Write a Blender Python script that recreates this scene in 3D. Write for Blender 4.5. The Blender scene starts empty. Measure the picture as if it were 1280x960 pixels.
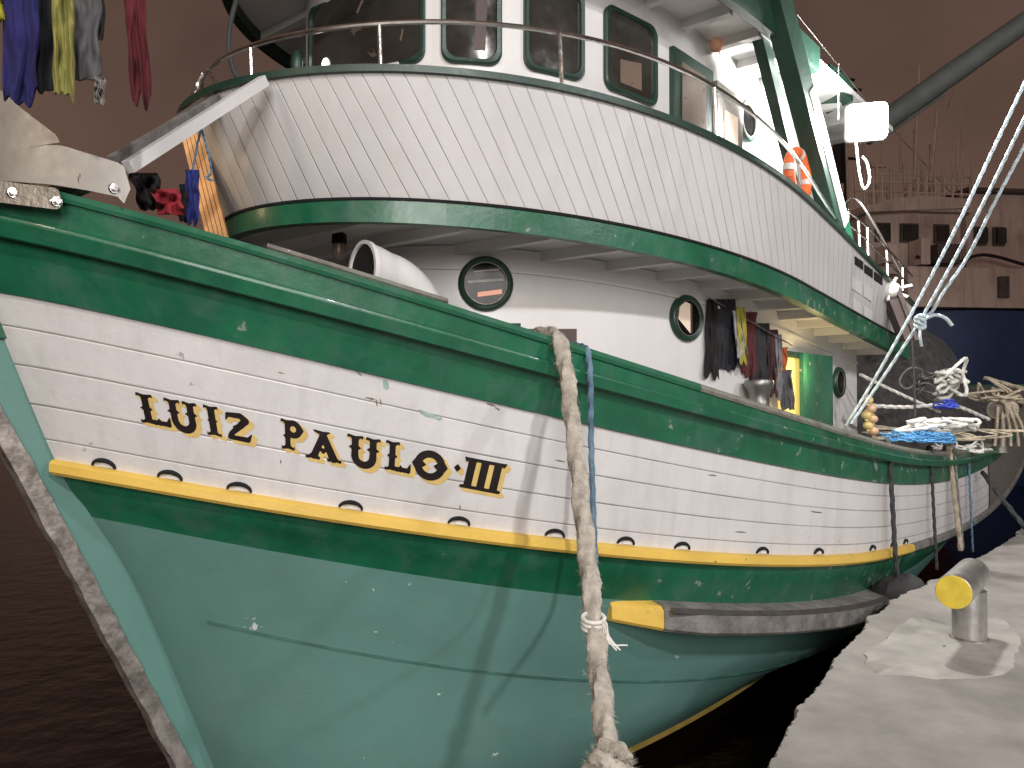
import bpy, bmesh, math, random
import numpy as np
from mathutils import Vector, Matrix, noise
from mathutils.bvhtree import BVHTree
R = math.radians
random.seed(7)
scn = bpy.context.scene
COL = scn.collection

# ------------------------------------------------------------------ camera
CAM = Vector((0, 0, 1.6)); FPX = 1000.0; PITCH = math.atan(20 / 1000)
cd = bpy.data.cameras.new('camera'); co = bpy.data.objects.new('camera', cd); COL.objects.link(co)
co.location = CAM; co.rotation_euler = (math.pi / 2 + PITCH, 0, 0)
cd.sensor_width = 36; cd.lens = FPX / 1280 * 36; cd.clip_start = .05; cd.clip_end = 900
scn.camera = co
def ray(x, y):
    a = (x - 640) / FPX; b = (480 - y) / FPX
    d = Vector((a, math.cos(PITCH) - b * math.sin(PITCH), math.sin(PITCH) + b * math.cos(PITCH)))
    return d / d.y
def at(x, y, Y): return CAM + ray(x, y) * Y

# ------------------------------------------------------------------ world and light (night, harbour floodlights)
w = bpy.data.worlds.new('World'); scn.world = w; w.use_nodes = True
nt = w.node_tree; bg = nt.nodes['Background']
tc = nt.nodes.new('ShaderNodeTexCoord'); nz = nt.nodes.new('ShaderNodeTexNoise'); nz.inputs['Scale'].default_value = 3.4
nz.inputs['Detail'].default_value = 4
rp = nt.nodes.new('ShaderNodeValToRGB')
rp.color_ramp.elements[0].position = .3; rp.color_ramp.elements[0].color = (.074, .045, .035, 1)
rp.color_ramp.elements[1].position = .75; rp.color_ramp.elements[1].color = (.150, .090, .068, 1)
nt.links.new(tc.outputs['Generated'], nz.inputs['Vector']); nt.links.new(nz.outputs['Fac'], rp.inputs['Fac'])
nt.links.new(rp.outputs['Color'], bg.inputs['Color']); bg.inputs['Strength'].default_value = 1.0

def lamp(name, kind, loc, energy, color, size=.2, target=None, **kw):
    l = bpy.data.lights.new(name, kind); l.energy = energy; l.color = color
    if kind == 'AREA': l.shape = 'DISK'; l.size = size
    elif kind == 'SUN': l.angle = size
    else: l.shadow_soft_size = size
    for k, v in kw.items(): setattr(l, k, v)
    o = bpy.data.objects.new(name, l); COL.objects.link(o); o.location = loc
    if target is not None:
        o.rotation_euler = (Vector(target) - Vector(loc)).to_track_quat('-Z', 'Y').to_euler()
    return o
lamp('quay_floodlight', 'SPOT', (6.2, -10.0, 10.6), 6300, (1, .965, .955), .32, (1.2, 6, 1.0), spot_size=R(75), spot_blend=.4)
lamp('quay_sodium_lamp', 'SPOT', (-7.5, -7.5, 7.0), 1300, (1, .80, .62), .5, (-1, 5, 1.5), spot_size=R(80), spot_blend=.5)
lamp('quay_second_floodlight', 'SPOT', (15, -3.5, 9.5), 3400, (.97, .97, 1), .4, (2.5, 7, 0.8), spot_size=R(75), spot_blend=.5)
lamp('harbour_soft_fill', 'AREA', (0.5, -13, 6.0), 2150, (1, .955, .925), 7.0, (1, 6, 1))  # added soft fill: one wide unseen disc in place of many harbour lamps
scn.view_settings.view_transform = 'Standard'; scn.view_settings.look = 'None'
scn.view_settings.exposure = 0.0; scn.view_settings.gamma = 1

# ------------------------------------------------------------------ materials
def mat(name, col, rough=.5, metal=0, var=.15, vs=3, bump=.08, bs=60, dirt=0, dcol=(.1, .09, .08), ds=5,
        streak=0, emit=None, es=0, chips=0, ccol=(.5, .5, .48), cs=14, spec=.5, seam=None, board=None, cgrad=0, coat=0, alpha=1, trans=0):
    m = bpy.data.materials.new(name); m.use_nodes = True
    n = m.node_tree.nodes; L = m.node_tree.links; p = n['Principled BSDF']
    t = n.new('ShaderNodeTexCoord')
    def noi(scale, detail=6, vec=None, sc=None):
        q = n.new('ShaderNodeTexNoise'); q.inputs['Scale'].default_value = scale; q.inputs['Detail'].default_value = detail
        q.inputs['Roughness'].default_value = .6
        if sc:
            mp = n.new('ShaderNodeMapping'); mp.inputs['Scale'].default_value = sc
            L.new(t.outputs['Object'], mp.inputs['Vector']); L.new(mp.outputs['Vector'], q.inputs['Vector'])
        else: L.new(t.outputs['Object'], q.inputs['Vector'])
        return q
    def ramp(src, a, b, ca=(0, 0, 0, 1), cb=(1, 1, 1, 1)):
        r = n.new('ShaderNodeValToRGB'); r.color_ramp.elements[0].position = a; r.color_ramp.elements[1].position = b
        r.color_ramp.elements[0].color = ca; r.color_ramp.elements[1].color = cb
        L.new(src, r.inputs['Fac']); return r.outputs['Color']
    def mix(f, a, b, blend='MIX'):
        x = n.new('ShaderNodeMix'); x.data_type = 'RGBA'; x.blend_type = blend
        if isinstance(f, (int, float)): x.inputs[0].default_value = f
        else: L.new(f, x.inputs[0])
        for i, c in ((6, a), (7, b)):
            if isinstance(c, tuple): x.inputs[i].default_value = (*c[:3], 1)
            else: L.new(c, x.inputs[i])
        return x.outputs[2]
    def mth(op, a, b=None, c=None):
        x = n.new('ShaderNodeMath'); x.operation = op
        for i, v in enumerate((a, b, c)):
            if v is None: continue
            if isinstance(v, (int, float)): x.inputs[i].default_value = v
            else: L.new(v, x.inputs[i])
        return x.outputs[0]
    lo = tuple(c * (1 - var) for c in col); hi = tuple(min(1, c * (1 + var)) for c in col)
    c = mix(ramp(noi(vs).outputs['Fac'], .32, .68), lo, hi)
    if dirt: c = mix(mth('MULTIPLY', ramp(noi(ds, 8).outputs['Fac'], .5, .72), dirt), c, dcol)
    if streak: c = mix(mth('MULTIPLY', ramp(noi(1.0, 5, sc=(9, 9, .8)).outputs['Fac'], .5, .75), streak), c, dcol)
    if chips:
        cf = noi(cs, 8).outputs['Fac']
        if cgrad:
            sp_ = n.new('ShaderNodeSeparateXYZ'); L.new(t.outputs['Object'], sp_.inputs[0])
            cf = mth('ADD', cf, mth('MULTIPLY', mth('MAXIMUM', mth('MINIMUM', mth('SUBTRACT', sp_.outputs['X'], -1.0), 2.6), 0.0), cgrad))
        c = mix(ramp(cf, .70 - chips * .1, .715 - chips * .1), c, ccol)
    bh = noi(bs, 3).outputs['Fac']
    bmp = n.new('ShaderNodeBump'); bmp.inputs['Strength'].default_value = bump; bmp.inputs['Distance'].default_value = .02
    L.new(bh, bmp.inputs['Height']); last = bmp.outputs['Normal']
    if seam or board:
        uv = n.new('ShaderNodeSeparateXYZ'); L.new(t.outputs['UV'], uv.inputs[0])
        src = uv.outputs['Y'] if seam else uv.outputs['X']
        fr = mth('FRACT', src); dd = mth('MINIMUM', fr, mth('SUBTRACT', 1.0, fr))
        wd = (seam or board)
        wn = mth('MULTIPLY', ramp(noi(1.6, 6).outputs['Fac'], .35, .65), wd)
        line = mth('LESS_THAN', dd, mth('ADD', wn, wd * .5))
        c = mix(mth('MULTIPLY', line, .75), c, (.1, .09, .08))
        # each plank/board a slightly different tone
        wh = n.new('ShaderNodeTexWhiteNoise'); wh.noise_dimensions = '1D'; L.new(mth('FLOOR', src), wh.inputs['W'])
        c = mix(.5, c, mix(mth('MULTIPLY', wh.outputs['Value'], .09), c, (.25, .24, .22)))
        hb = n.new('ShaderNodeBump'); hb.inputs['Strength'].default_value = .6; hb.inputs['Distance'].default_value = .006
        L.new(mth('MINIMUM', mth('MULTIPLY', dd, 1 / (wd * 3)), 1.0), hb.inputs['Height']); L.new(last, hb.inputs['Normal']); last = hb.outputs['Normal']
    L.new(last, p.inputs['Normal'])
    L.new(c, p.inputs['Base Color'])
    rr = mth('ADD', mth('MULTIPLY', noi(vs * 4).outputs['Fac'], .25), rough - .12)
    L.new(rr, p.inputs['Roughness'])
    p.inputs['Metallic'].default_value = metal; p.inputs['Specular IOR Level'].default_value = spec
    p.inputs['Coat Weight'].default_value = coat
    if emit: p.inputs['Emission Color'].default_value = (*emit, 1); p.inputs['Emission Strength'].default_value = es
    if trans: p.inputs['Transmission Weight'].default_value = trans
    return m
M = {}
M['white'] = mat('white_hull_paint', (.60, .59, .585), .38, var=.06, vs=1.3, bump=.12, bs=22, dirt=.35, dcol=(.44, .43, .42), ds=2.2, streak=.5, seam=.016, chips=.06, cs=9, ccol=(.36, .35, .34))
M['white2'] = mat('white_house_paint', (.63, .62, .61), .35, var=.05, vs=1.5, bump=.10, bs=14, dirt=.2, dcol=(.42, .4, .37), ds=3, streak=.12)
M['board'] = mat('white_board_paint', (.55, .54, .535), .42, var=.05, vs=1.2, bump=.06, bs=30, dirt=.3, dcol=(.43, .41, .40), ds=1.8, streak=.3, board=.018)
M['green'] = mat('green_gloss_paint', (.009, .100, .049), .36, var=.25, vs=2.2, bump=.12, bs=18, dirt=.75, dcol=(.05, .12, .085), ds=4.5, chips=.14, cs=9, ccol=(.17, .23, .19), cgrad=.028, streak=.35, coat=.08)
M['green2'] = mat('weathered_green_paint', (.022, .13, .078), .4, var=.25, vs=3, bump=.2, bs=25, dirt=.5, dcol=(.07, .15, .11), ds=5, chips=.55, cs=9, ccol=(.30, .31, .27), streak=.3)
M['dgreen'] = mat('dark_green_trim', (.010, .036, .024), .4, var=.2, vs=5, bump=.1)
M['teal'] = mat('teal_bottom_paint', (.100, .215, .188), .5, var=.1, vs=1.1, bump=.06, bs=26, dirt=.35, dcol=(.12, .18, .16), ds=1.6, chips=.02, cs=7, ccol=(.5, .55, .52), streak=.15)
M['seamteal'] = mat('dark_teal_seam', (.035, .105, .085), .6, var=.4, vs=6)
M['red'] = mat('dark_red_antifouling', (.20, .032, .026), .6, var=.2, bump=.1)
M['yellow'] = mat('yellow_rail_paint', (.66, .44, .085), .45, var=.1, vs=4, bump=.14, bs=30, chips=.25, cs=16, ccol=(.2, .14, .07), dirt=.3, dcol=(.42, .27, .08), ds=8)
M['oyellow'] = mat('dull_yellow_line', (.30, .21, .05), .6, var=.2, vs=4, bump=.1)
M['lyellow'] = mat('ochre_letter_paint', (.58, .42, .15), .5, var=.12, vs=9, bump=.03)
M['black'] = mat('black_letter_paint', (.012, .008, .008), .38, var=.3, vs=8, bump=.05)
M['dark'] = mat('dark_interior', (.003, .003, .003), .9, var=.2, bump=.02)
M['greywood'] = mat('weathered_grey_wood', (.165, .158, .148), .7, var=.35, vs=7, bump=.5, bs=35, dirt=.6, dcol=(.07, .06, .05), ds=6, streak=.3)
M['capwood'] = mat('worn_cap_wood', (.17, .16, .135), .65, var=.4, vs=6, bump=.5, bs=30, dirt=.8, dcol=(.03, .12, .075), ds=6, chips=.3, ccol=(.34, .33, .3))
M['alu'] = mat('scuffed_aluminium', (.21, .21, .205), .42, metal=.85, var=.15, vs=4, bump=.03, bs=20, dirt=.5, dcol=(.2, .17, .14), ds=7)
M['galv'] = mat('dull_galvanised_steel', (.28, .26, .23), .5, metal=.7, var=.35, vs=8, bump=.4, bs=30, dirt=.6, dcol=(.12, .09, .07), ds=8)
M['steel'] = mat('polished_steel', (.72, .70, .67), .2, metal=1, var=.1, vs=8, bump=.03, bs=30)
M['band'] = mat('worn_stem_iron', (.36, .33, .30), .45, metal=.6, var=.45, vs=9, bump=.3, bs=16, dirt=.9, dcol=(.12, .085, .065), ds=12)
M['glass'] = mat('dark_window_glass', (.03, .028, .024), .1, var=.4, vs=2, bump=0, spec=.6)
M['pglass'] = mat('dark_porthole_glass', (.006, .006, .006), .12, var=.3, bump=0, spec=.12)
M['brownglass'] = mat('brown_blind_behind_glass', (.15, .11, .085), .3, var=.15, vs=3, bump=0)
M['rope'] = mat('old_hemp_rope', (.42, .385, .33), .9, var=.3, vs=18, bump=.6, bs=160, dirt=.5, dcol=(.22, .19, .15), ds=12)
M['whiterope'] = mat('white_rope', (.66, .65, .61), .8, var=.2, vs=14, bump=.4, bs=140, dirt=.3, dcol=(.3, .3, .28), ds=14)
M['bluerope'] = mat('faded_blue_rope', (.10, .17, .24), .8, var=.3, vs=12, bump=.4, bs=140)
M['palerope'] = mat('pale_blue_white_rope', (.42, .50, .55), .75, var=.25, vs=10, bump=.4, bs=120)
M['blackrope'] = mat('black_rope', (.035, .037, .04), .8, var=.3, vs=12, bump=.4, bs=140)
M['tanrope'] = mat('tan_rope', (.36, .31, .23), .85, var=.3, vs=12, bump=.4, bs=120)
M['wood'] = mat('warm_varnished_boards', (.62, .33, .13), .4, var=.2, vs=5, bump=.2, emit=None)
M['net'] = mat('dark_fishing_net', (.055, .052, .052), .95, var=.5, vs=9, bump=1.0, bs=90, dirt=.4, dcol=(.13, .12, .115), ds=14)
M['bluenet'] = mat('bright_blue_net', (.10, .32, .62), .7, var=.35, vs=20, bump=.6, bs=90)
M['rubber'] = mat('black_rubber', (.03, .03, .032), .75, var=.3, bump=.3)
M['orange'] = mat('orange_plastic', (.85, .17, .05), .45, var=.1, bump=.05)
M['floaty'] = mat('yellow_float', (.62, .5, .2), .6, var=.3, vs=12, bump=.3)
M['shipblue'] = mat('ship_blue_paint', (.022, .045, .13), .55, var=.2, vs=.8, bump=.1, bs=8, dirt=.4, dcol=(.05, .05, .07), ds=1.5)
M['shipwhite'] = mat('rusty_cream_paint', (.58, .45, .39), .6, var=.15, vs=.8, bump=.1, bs=8, dirt=.6, dcol=(.22, .13, .09), ds=1.2, streak=.5)
M['mastdark'] = mat('dark_mast_steel', (.014, .012, .012), .8)
M['brushed'] = mat('brushed_stainless_pipe', (.56, .55, .53), .34, metal=.9, var=.2, vs=7, bump=.08, bs=60, dirt=.5, dcol=(.25, .23, .21), ds=9, streak=.5)
M['shipdark'] = mat('dark_ship_steel', (.09, .065, .06), .7, var=.3, vs=2, bump=.1)
M['boomgreen'] = mat('dark_grey_green_spar', (.05, .055, .05), .75, var=.2, vs=4, bump=.1)
M['litdoor'] = mat('lit_cabin_interior', (.6, .5, .15), .6, var=.1, bump=.02, emit=(1, .74, .2), es=.75)
M['lampface'] = mat('lamp_lens', (.9, .9, .9), .3, var=.02, bump=0, emit=(1, .98, .94), es=28)
def cloth_mat(n, c, v=.25):
    c = tuple(x * .55 for x in c); return mat(n, c, .9, var=v, vs=7, bump=.5, bs=220, dirt=.3, dcol=tuple(x * .4 for x in c), ds=6)

# ------------------------------------------------------------------ object helpers
ORG = {}
def empty(name, loc, label=None, cat=None, group=None):
    o = bpy.data.objects.new(name, None); COL.objects.link(o); o.location = loc; o.empty_display_size = .2
    tag(o, label, cat, group); ORG[o.name] = Vector(loc); return o
def tag(o, label=None, cat=None, group=None, kind=None):
    if label: o['label'] = label
    if cat: o['category'] = cat
    if group: o['group'] = group
    if kind: o['kind'] = kind
    return o
def link(name, vs, fs, m, parent=None, uvs=None, smooth=True, auto=40, origin=None):
    """vs are world coordinates; they are stored relative to the parent's (or own) base point"""
    if parent is not None: og = ORG[parent.name]
    else:
        if origin is None:
            a = np.array([tuple(v) for v in vs]); origin = Vector(((a[:, 0].min() + a[:, 0].max()) / 2, (a[:, 1].min() + a[:, 1].max()) / 2, a[:, 2].min()))
        og = Vector(origin)
    me = bpy.data.meshes.new(name); me.from_pydata([tuple(Vector(v) - og) for v in vs], [], fs)
    if uvs:
        ul = me.uv_layers.new(name='UVMap')
        for lp in me.loops: ul.data[lp.index].uv = uvs[lp.vertex_index]
    me.materials.append(m); me.update()
    if smooth:
        for p in me.polygons: p.use_smooth = True
        try: me.set_sharp_from_angle(angle=R(auto))
        except Exception: pass
    o = bpy.data.objects.new(name, me); COL.objects.link(o)
    if parent is not None:
        top = parent; o.parent = parent
    else: o.location = og
    ORG[o.name] = og
    return o
class G:
    """collects geometry"""
    def __init__(s): s.v = []; s.f = []; s.uv = []
    def add(s, vs, fs, uv=None):
        b = len(s.v); s.v += [Vector(v) for v in vs]; s.f += [tuple(i + b for i in f) for f in fs]
        s.uv += (uv if uv else [(0, 0)] * len(vs)); return s
    def grid(s, rows, uv=None, close=False):
        n = len(rows[0]); vs = [p for r in rows for p in r]; fs = []
        for i in range(len(rows) - 1):
            for j in range(n if close else n - 1):
                k = (j + 1) % n; fs.append((i * n + j, i * n + k, (i + 1) * n + k, (i + 1) * n + j))
        s.add(vs, fs, [u for r in uv for u in r] if uv else None); return s
    def ring(s, rings, caps=True):
        s.grid(rings, close=True)
        if caps:
            n = len(rings[0]); b = len(s.v) - n * len(rings)
            s.f.append(tuple(range(b + n - 1, b - 1, -1))); e = len(s.v) - n; s.f.append(tuple(range(e, e + n)))
        return s
    def tube(s, path, r, seg=10, caps=True, twist=0, amp=0, lobes=3, jit=0):
        path = [Vector(p) for p in path]; n = len(path); rings = []; up = None; acc = 0
        for i, p in enumerate(path):
            d = (path[min(i + 1, n - 1)] - path[max(i - 1, 0)]).normalized()
            if up is None: up = d.orthogonal().normalized()
            up = (up - d * up.dot(d)); up = up.normalized() if up.length > 1e-6 else d.orthogonal().normalized()
            side = d.cross(up); rr = r[i] if isinstance(r, (list, tuple)) else r
            if i: acc += (p - path[i - 1]).length
            ring = []
            for k in range(seg):
                a = 2 * math.pi * k / seg
                q = rr * (1 + amp * math.cos(lobes * a - twist * acc))
                if jit: q *= 1 + jit * noise.noise(Vector((acc * 30, a * 2, i * .01)))
                ring.append(p + up * math.cos(a) * q + side * math.sin(a) * q)
            rings.append(ring)
        return s.ring(rings, caps)
    def box(s, c, ax, ay, az):
        """centre and three half-axis vectors"""
        c = Vector(c); ax = Vector(ax); ay = Vector(ay); az = Vector(az)
        vs = [c + ax * i + ay * j + az * k for i in (-1, 1) for j in (-1, 1) for k in (-1, 1)]
        s.add(vs, [(0, 1, 3, 2), (4, 6, 7, 5), (0, 4, 5, 1), (2, 3, 7, 6), (0, 2, 6, 4), (1, 5, 7, 3)]); return s
    def bar(s, a, b, w, h, up=(0, 0, 1)):
        a = Vector(a); b = Vector(b); d = (b - a); l = d.length; d.normalize(); sd = d.cross(Vector(up)).normalized(); u = sd.cross(d)
        return s.box((a + b) / 2, d * l / 2, sd * w / 2, u * h / 2)
    def prism(s, poly, ext):
        poly = [Vector(p) for p in poly]; ext = Vector(ext); n = len(poly)
        s.add(poly + [p + ext for p in poly], [tuple(range(n)), tuple(range(2 * n - 1, n - 1, -1))] + [(i, i + n, (i + 1) % n + n, (i + 1) % n) for i in range(n)])
        return s
    def ball(s, c, r, nu=12, nv=8, sc=(1, 1, 1)):
        rings = []
        for i in range(1, nv):
            a = math.pi * i / nv
            rings.append([Vector(c) + Vector((math.sin(a) * math.cos(2 * math.pi * k / nu) * sc[0], math.sin(a) * math.sin(2 * math.pi * k / nu) * sc[1], math.cos(a) * sc[2])) * r for k in range(nu)])
        return s.ring(rings)
    def make(s, name, m, parent=None, **kw):
        o = link(name, s.v, s.f, m, parent, uvs=s.uv if any(u != (0, 0) for u in s.uv) else None, **kw)
        bm = bmesh.new(); bm.from_mesh(o.data); bmesh.ops.recalc_face_normals(bm, faces=bm.faces); bm.to_mesh(o.data); bm.free()
        return o
def bez(pts, n=40):
    """Catmull-Rom through the points"""
    P = [Vector(p) for p in pts]; P = [P[0] * 2 - P[1]] + P + [P[-1] * 2 - P[-2]]; out = []
    m = len(P) - 3
    for i in range(m):
        k = max(2, n // m)
        for j in range(k):
            t = j / k; a, b, c, d = P[i:i + 4]
            out.append(.5 * ((2 * b) + (c - a) * t + (2 * a - 5 * b + 4 * c - d) * t * t + (-a + 3 * b - 3 * c + d) * t ** 3))
    out.append(P[-2]); return out

# ------------------------------------------------------------------ boat frame
C0 = Vector((1.13, 8.74, 0)); U = Vector((-.643, -.766, 0)).normalized(); N = Vector((.766, -.643, 0)).normalized()
Z = Vector((0, 0, 1))
def B(s, o, z): return C0 + U * s + N * o + Z * z
def onplane(x, y, o):
    d = ray(x, y); # CAM + d t, (p-C0).N = o
    t = (o - (CAM - C0).dot(N)) / d.dot(N); return CAM + d * t
WATER = -1.12
boat = empty('fishing_boat', B(0, 0, WATER), 'large wooden fishing boat with white and green hull moored at the quay', 'fishing boat')

def crossing(fn, ws, x):
    """parameter and depth where the vertical line of view through column x meets plan curve fn"""
    best = None; prev = None; k = (x - 640) / FPX
    for w_ in ws:
        s, o = fn(w_); p = B(s, o, 0)
        g = p.x - k * p.y
        if prev and (prev[1] > 0) != (g > 0) and p.y > 0:
            f = prev[1] / (prev[1] - g); wc = prev[0] + (w_ - prev[0]) * f; s2, o2 = fn(wc); q = B(s2, o2, 0)
            if best is None or q.y < best[1]: best = (wc, q.y, s2)
        prev = (w_, g)
    return best
def zfit(fn, ws, pix, deg, extra=()):
    S = []; Zs = []; W = []
    for x, y in pix:
        c = crossing(fn, ws, x)
        if c is None: continue
        S.append(c[2]); Zs.append((CAM + ray(x, y) * c[1]).z); W.append(1)
    for s_, z_ in extra: S.append(s_); Zs.append(z_); W.append(.6)
    co_ = np.polyfit(S, Zs, deg, w=W)
    res = np.abs(np.polyval(co_, S) - Zs).max()
    print('zfit', [(round(a, 2), round(b, 2)) for a, b in sorted(zip(S, Zs))], 'res', round(float(res), 3))
    lo, hi = min(S), max(S)
    def f(s):
        c = min(max(s, lo), hi); v = float(np.polyval(co_, c))
        if s != c: v += (s - c) * float(np.polyval(np.polyder(co_), c))
        return v
    return f
SAFT = -12.6
def level(sst, Bm, p, q, s0=0.0, tp=.22):
    def fn(s):
        if s >= s0:
            t = min(1, (s - s0) / (sst - s0)); return (s, .085 + (Bm - .085) * max(0, 1 - t ** p) ** q)
        return (s, Bm * (1 - tp * ((s0 - s) / 11) ** 2.2))
    fn.sst = sst
    return fn
LG = level(6.28, 2.70, 2.2, .75, tp=.05); L1 = level(6.04, 2.70, 2.1, .78, tp=.06); L2 = level(5.68, 2.68, 2.0, .80, tp=.08)
L3 = level(5.50, 2.55, 2.0, .82); L4 = level(5.2, 2.25, 2.0, .75, tp=.3); L5 = level(4.55, 1.86, 2.0, .56, tp=.4)
def wsr(f): return list(np.linspace(f.sst - .001, -10.9, 500))
zG = zfit(LG, wsr(LG), [(0, 234), (80, 240), (150, 260), (250, 285), (330, 308), (450, 352), (550, 384), (640, 411), (700, 428), (760, 449), (860, 484), (950, 513), (1040, 540), (1110, 556), (1200, 562), (1240, 554), (1275, 530)], 4, [(6.4, 2.62), (-10, 1.5)])
z1 = zfit(L1, wsr(L1), [(0, 378), (100, 388), (200, 402), (300, 420), (400, 442), (500, 468), (600, 502), (700, 530), (800, 553), (900, 573), (1000, 588), (1100, 599), (1180, 601), (1220, 590)], 4, [(-10, 1.3)])
z2 = zfit(L2, wsr(L2), [(55, 580), (150, 598), (300, 622), (400, 638), (520, 658), (620, 672), (720, 684), (800, 691), (900, 698), (1000, 700), (1080, 695), (1130, 687), (1180, 668), (1230, 640)], 4, [(-10, .65)])
z3 = zfit(L3, wsr(L3), [(95, 640), (200, 660), (300, 680), (400, 700), (500, 718), (600, 733), (700, 745), (800, 752), (900, 755), (1000, 749), (1100, 733)], 4, [(-6, .05), (-10, .3)])
z4 = zfit(L4, wsr(L4), [(230, 770), (400, 805), (560, 835), (700, 848), (820, 850), (950, 838)], 3, [(-6, -.3), (-10, .05)])
z5 = zfit(L5, wsr(L5), [(715, 960), (780, 942), (840, 922), (880, 903), (940, 850), (990, 790)], 2, [(4.5, -1.06), (-6, -.5)])
LK = level(4.2, .25, 2, .6)
LEV = [(LG, zG), (L1, z1), (L2, z2), (L3, z3), (L4, z4), (L5, z5), (LK, lambda s: -1.9)]
def stn(f, u): return f.sst + (SAFT - f.sst) * u
def LP(k, u):
    f, z = LEV[k]; s = stn(f, u); s_, o = f(s); return B(s, o, z(s))
def hullp(v, u):
    """point on the hull; v = 0 gunwale, 1 under the bulwark, 2 rub rail ... 6 keel"""
    k = min(5, int(v)); t = v - k
    P = [LP(max(0, min(6, k + i)), u) for i in (-1, 0, 1, 2)]
    if k == 0: P[0] = P[1] * 2 - P[2]
    if k == 5: P[3] = P[2] * 2 - P[1]
    a, b, c, d = P
    return .5 * ((2 * b) + (c - a) * t + (2 * a - 5 * b + 4 * c - d) * t * t + (-a + 3 * b - 3 * c + d) * t ** 3)
def hulln(v, u):
    e = .002; du = hullp(v, min(1, u + e)) - hullp(v, max(0, u - e)); dv = hullp(min(5.99, v + .02), u) - hullp(max(0, v - .02), u)
    n_ = du.cross(dv).normalized(); return n_ if n_.dot(N) > 0 else -n_
def mirror(p):
    q = p - C0; return p - N * (2 * q.dot(N))
US = [(i / 150) ** 1.5 for i in range(151)]
def hullstrip(name, vs, m, disp=None, seams=None, extra=None):
    g = G()
    for side in (0, 1):
        rows = []; uv = []
        for u in US:
            row = []
            for v in vs:
                p = hullp(v, u)
                if disp: d_ = disp(v); p = p + hulln(v, u) * d_ if d_ else p
                row.append(mirror(p) if side else p)
            rows.append(row); uv.append([(u * 17, (v - vs[0]) / (vs[-1] - vs[0]) * (seams or 1) + (.5 if not seams else .0)) for v in vs])
        g.grid(rows, uv)
    # transom closing face
    a = [hullp(v, 1) for v in vs]; g.grid([a, [mirror(p) for p in a]])
    return g.make(name, m, boat)
lin = lambda a, b, n: [a + (b - a) * i / n for i in range(n + 1)]
planks = hullstrip('topside_planking', lin(1, 2, 14), M['white'], seams=5)
hullstrip('green_waterline_band', lin(2, 3, 6), M['green'])
hullstrip('teal_bottom', lin(3, 4, 5) + lin(4, 5, 5)[1:], M['teal'])
hullstrip('red_antifouling_bottom', lin(5, 6, 5), M['red'])
def bd(v):
    pts = [(0, .025), (.262, .05), (.27, .082), (.30, .09), (.46, .092), (.485, .08), (.49, .024), (.99, .02), (1.0, 0)]
    for (a, da), (b, db) in zip(pts, pts[1:]):
        if v <= b: return da + (db - da) * (v - a) / (b - a)
    return 0
hullstrip('bulwark', [0, .1, .2, .258, .262, .27, .275, .30, .305, .37, .455, .46, .483, .485, .49, .495, .6, .75, .9, .985, .99, 1.0], M['green'], disp=bd)
# inner face of the bulwark
g = G()
for side in (0, 1):
    rows = []
    for u in US[::3]:
        r_ = []
        for v in (0, .3, .6, 1, 1.3):
            p = hullp(v, u) - hulln(v, u) * .09
            if (p - C0).dot(N) < 0.02: p = p - N * ((p - C0).dot(N) - .02)
            r_.append(mirror(p) if side else p)
        rows.append(r_)
    g.grid(rows)
g.make('bulwark_lining', M['white2'], boat)
# deck
g = G(); rows = []
for u in US[::3]:
    p = hullp(.95, u) - hulln(.95, u) * .06; o_ = max(.01, (p - C0).dot(N)); s_ = (p - C0).dot(U)
    rows.append([B(s_, o_ * k, p.z) for k in (1, .5, 0, -.5, -1)])
g.grid(rows); g.make('deck', M['greywood'], boat)

def sweep(name, v, u0, u1, sec, m, n=160, both=True, parent=None, taper=0, vup=None):
    """section (out, up) pairs swept along hull line v between u0 and u1"""
    g = G()
    for side in ((0, 1) if both else (0,)):
        rings = []
        for i in range(n + 1):
            u = u0 + (u1 - u0) * i / n; p = hullp(v, u)
            a = hullp(v, max(0, u - .004)); b = hullp(v, min(1, u + .004)); t_ = (b - a).normalized()
            ou = Vector((t_.y, -t_.x, 0)).normalized()
            if ou.dot(N) < 0: ou = -ou
            k = 1 - taper * max(0, 1 - i / n / .05) if taper else 1
            ring = [p + ou * x * k + Z * y for x, y in sec]
            rings.append([mirror(q) for q in ring] if side else ring)
        g.ring(rings)
    return g.make(name, m, parent or boat)
def u_of(v, x):
    """station on hull line v seen in picture column x"""
    prev = None
    for i in range(1200):
        u = (i / 1200) ** 1.3; p = hullp(v, u); g_ = p.x - (x - 640) / FPX * p.y
        if prev and prev[1] < 0 <= g_: return u
        prev = (u, g_)
    return 0
SEC_CAP = [(-.13, -.03), (.038, -.03), (.046, -.01), (.036, .018), (-.13, .024)]
sweep('cap_rail', 0, 0, u_of(0, 870), SEC_CAP, M['green'])
sweep('worn_cap_rail', 0, u_of(0, 870), 1, SEC_CAP, M['capwood'])
SEC_RUB = [(-.03, -.045), (.045, -.04), (.062, -.022), (.062, .022), (.045, .038), (-.03, .045)]
ua = u_of(2, 1133)
rr_ = sweep('yellow_rub_rail', 2, 0.0, ua, SEC_RUB, M['yellow'])
sweep('grey_rub_rail', 2, ua, 1, [(x * .9, y * .95) for x, y in SEC_RUB], M['greywood'])
sweep('boot_stripe', 5, 0, 1, [(-.01, -.03), (.012, -.03), (.012, .03), (-.01, .03)], M['oyellow'], both=True)
# seam line on the teal bottom
sweep('bottom_seam', 4, .012, .6, [(-.02, -.006), (.010, -.006), (.010, .006), (-.02, .006)], M['seamteal'], both=False)
# raised dark board lying on the rail forward
sweep('rail_doubler', 0, u_of(0, 330), u_of(0, 556), [(-.12, .02), (.02, .02), (.03, .03), (.02, .05), (-.12, .055)], M['capwood'], both=False)

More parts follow.
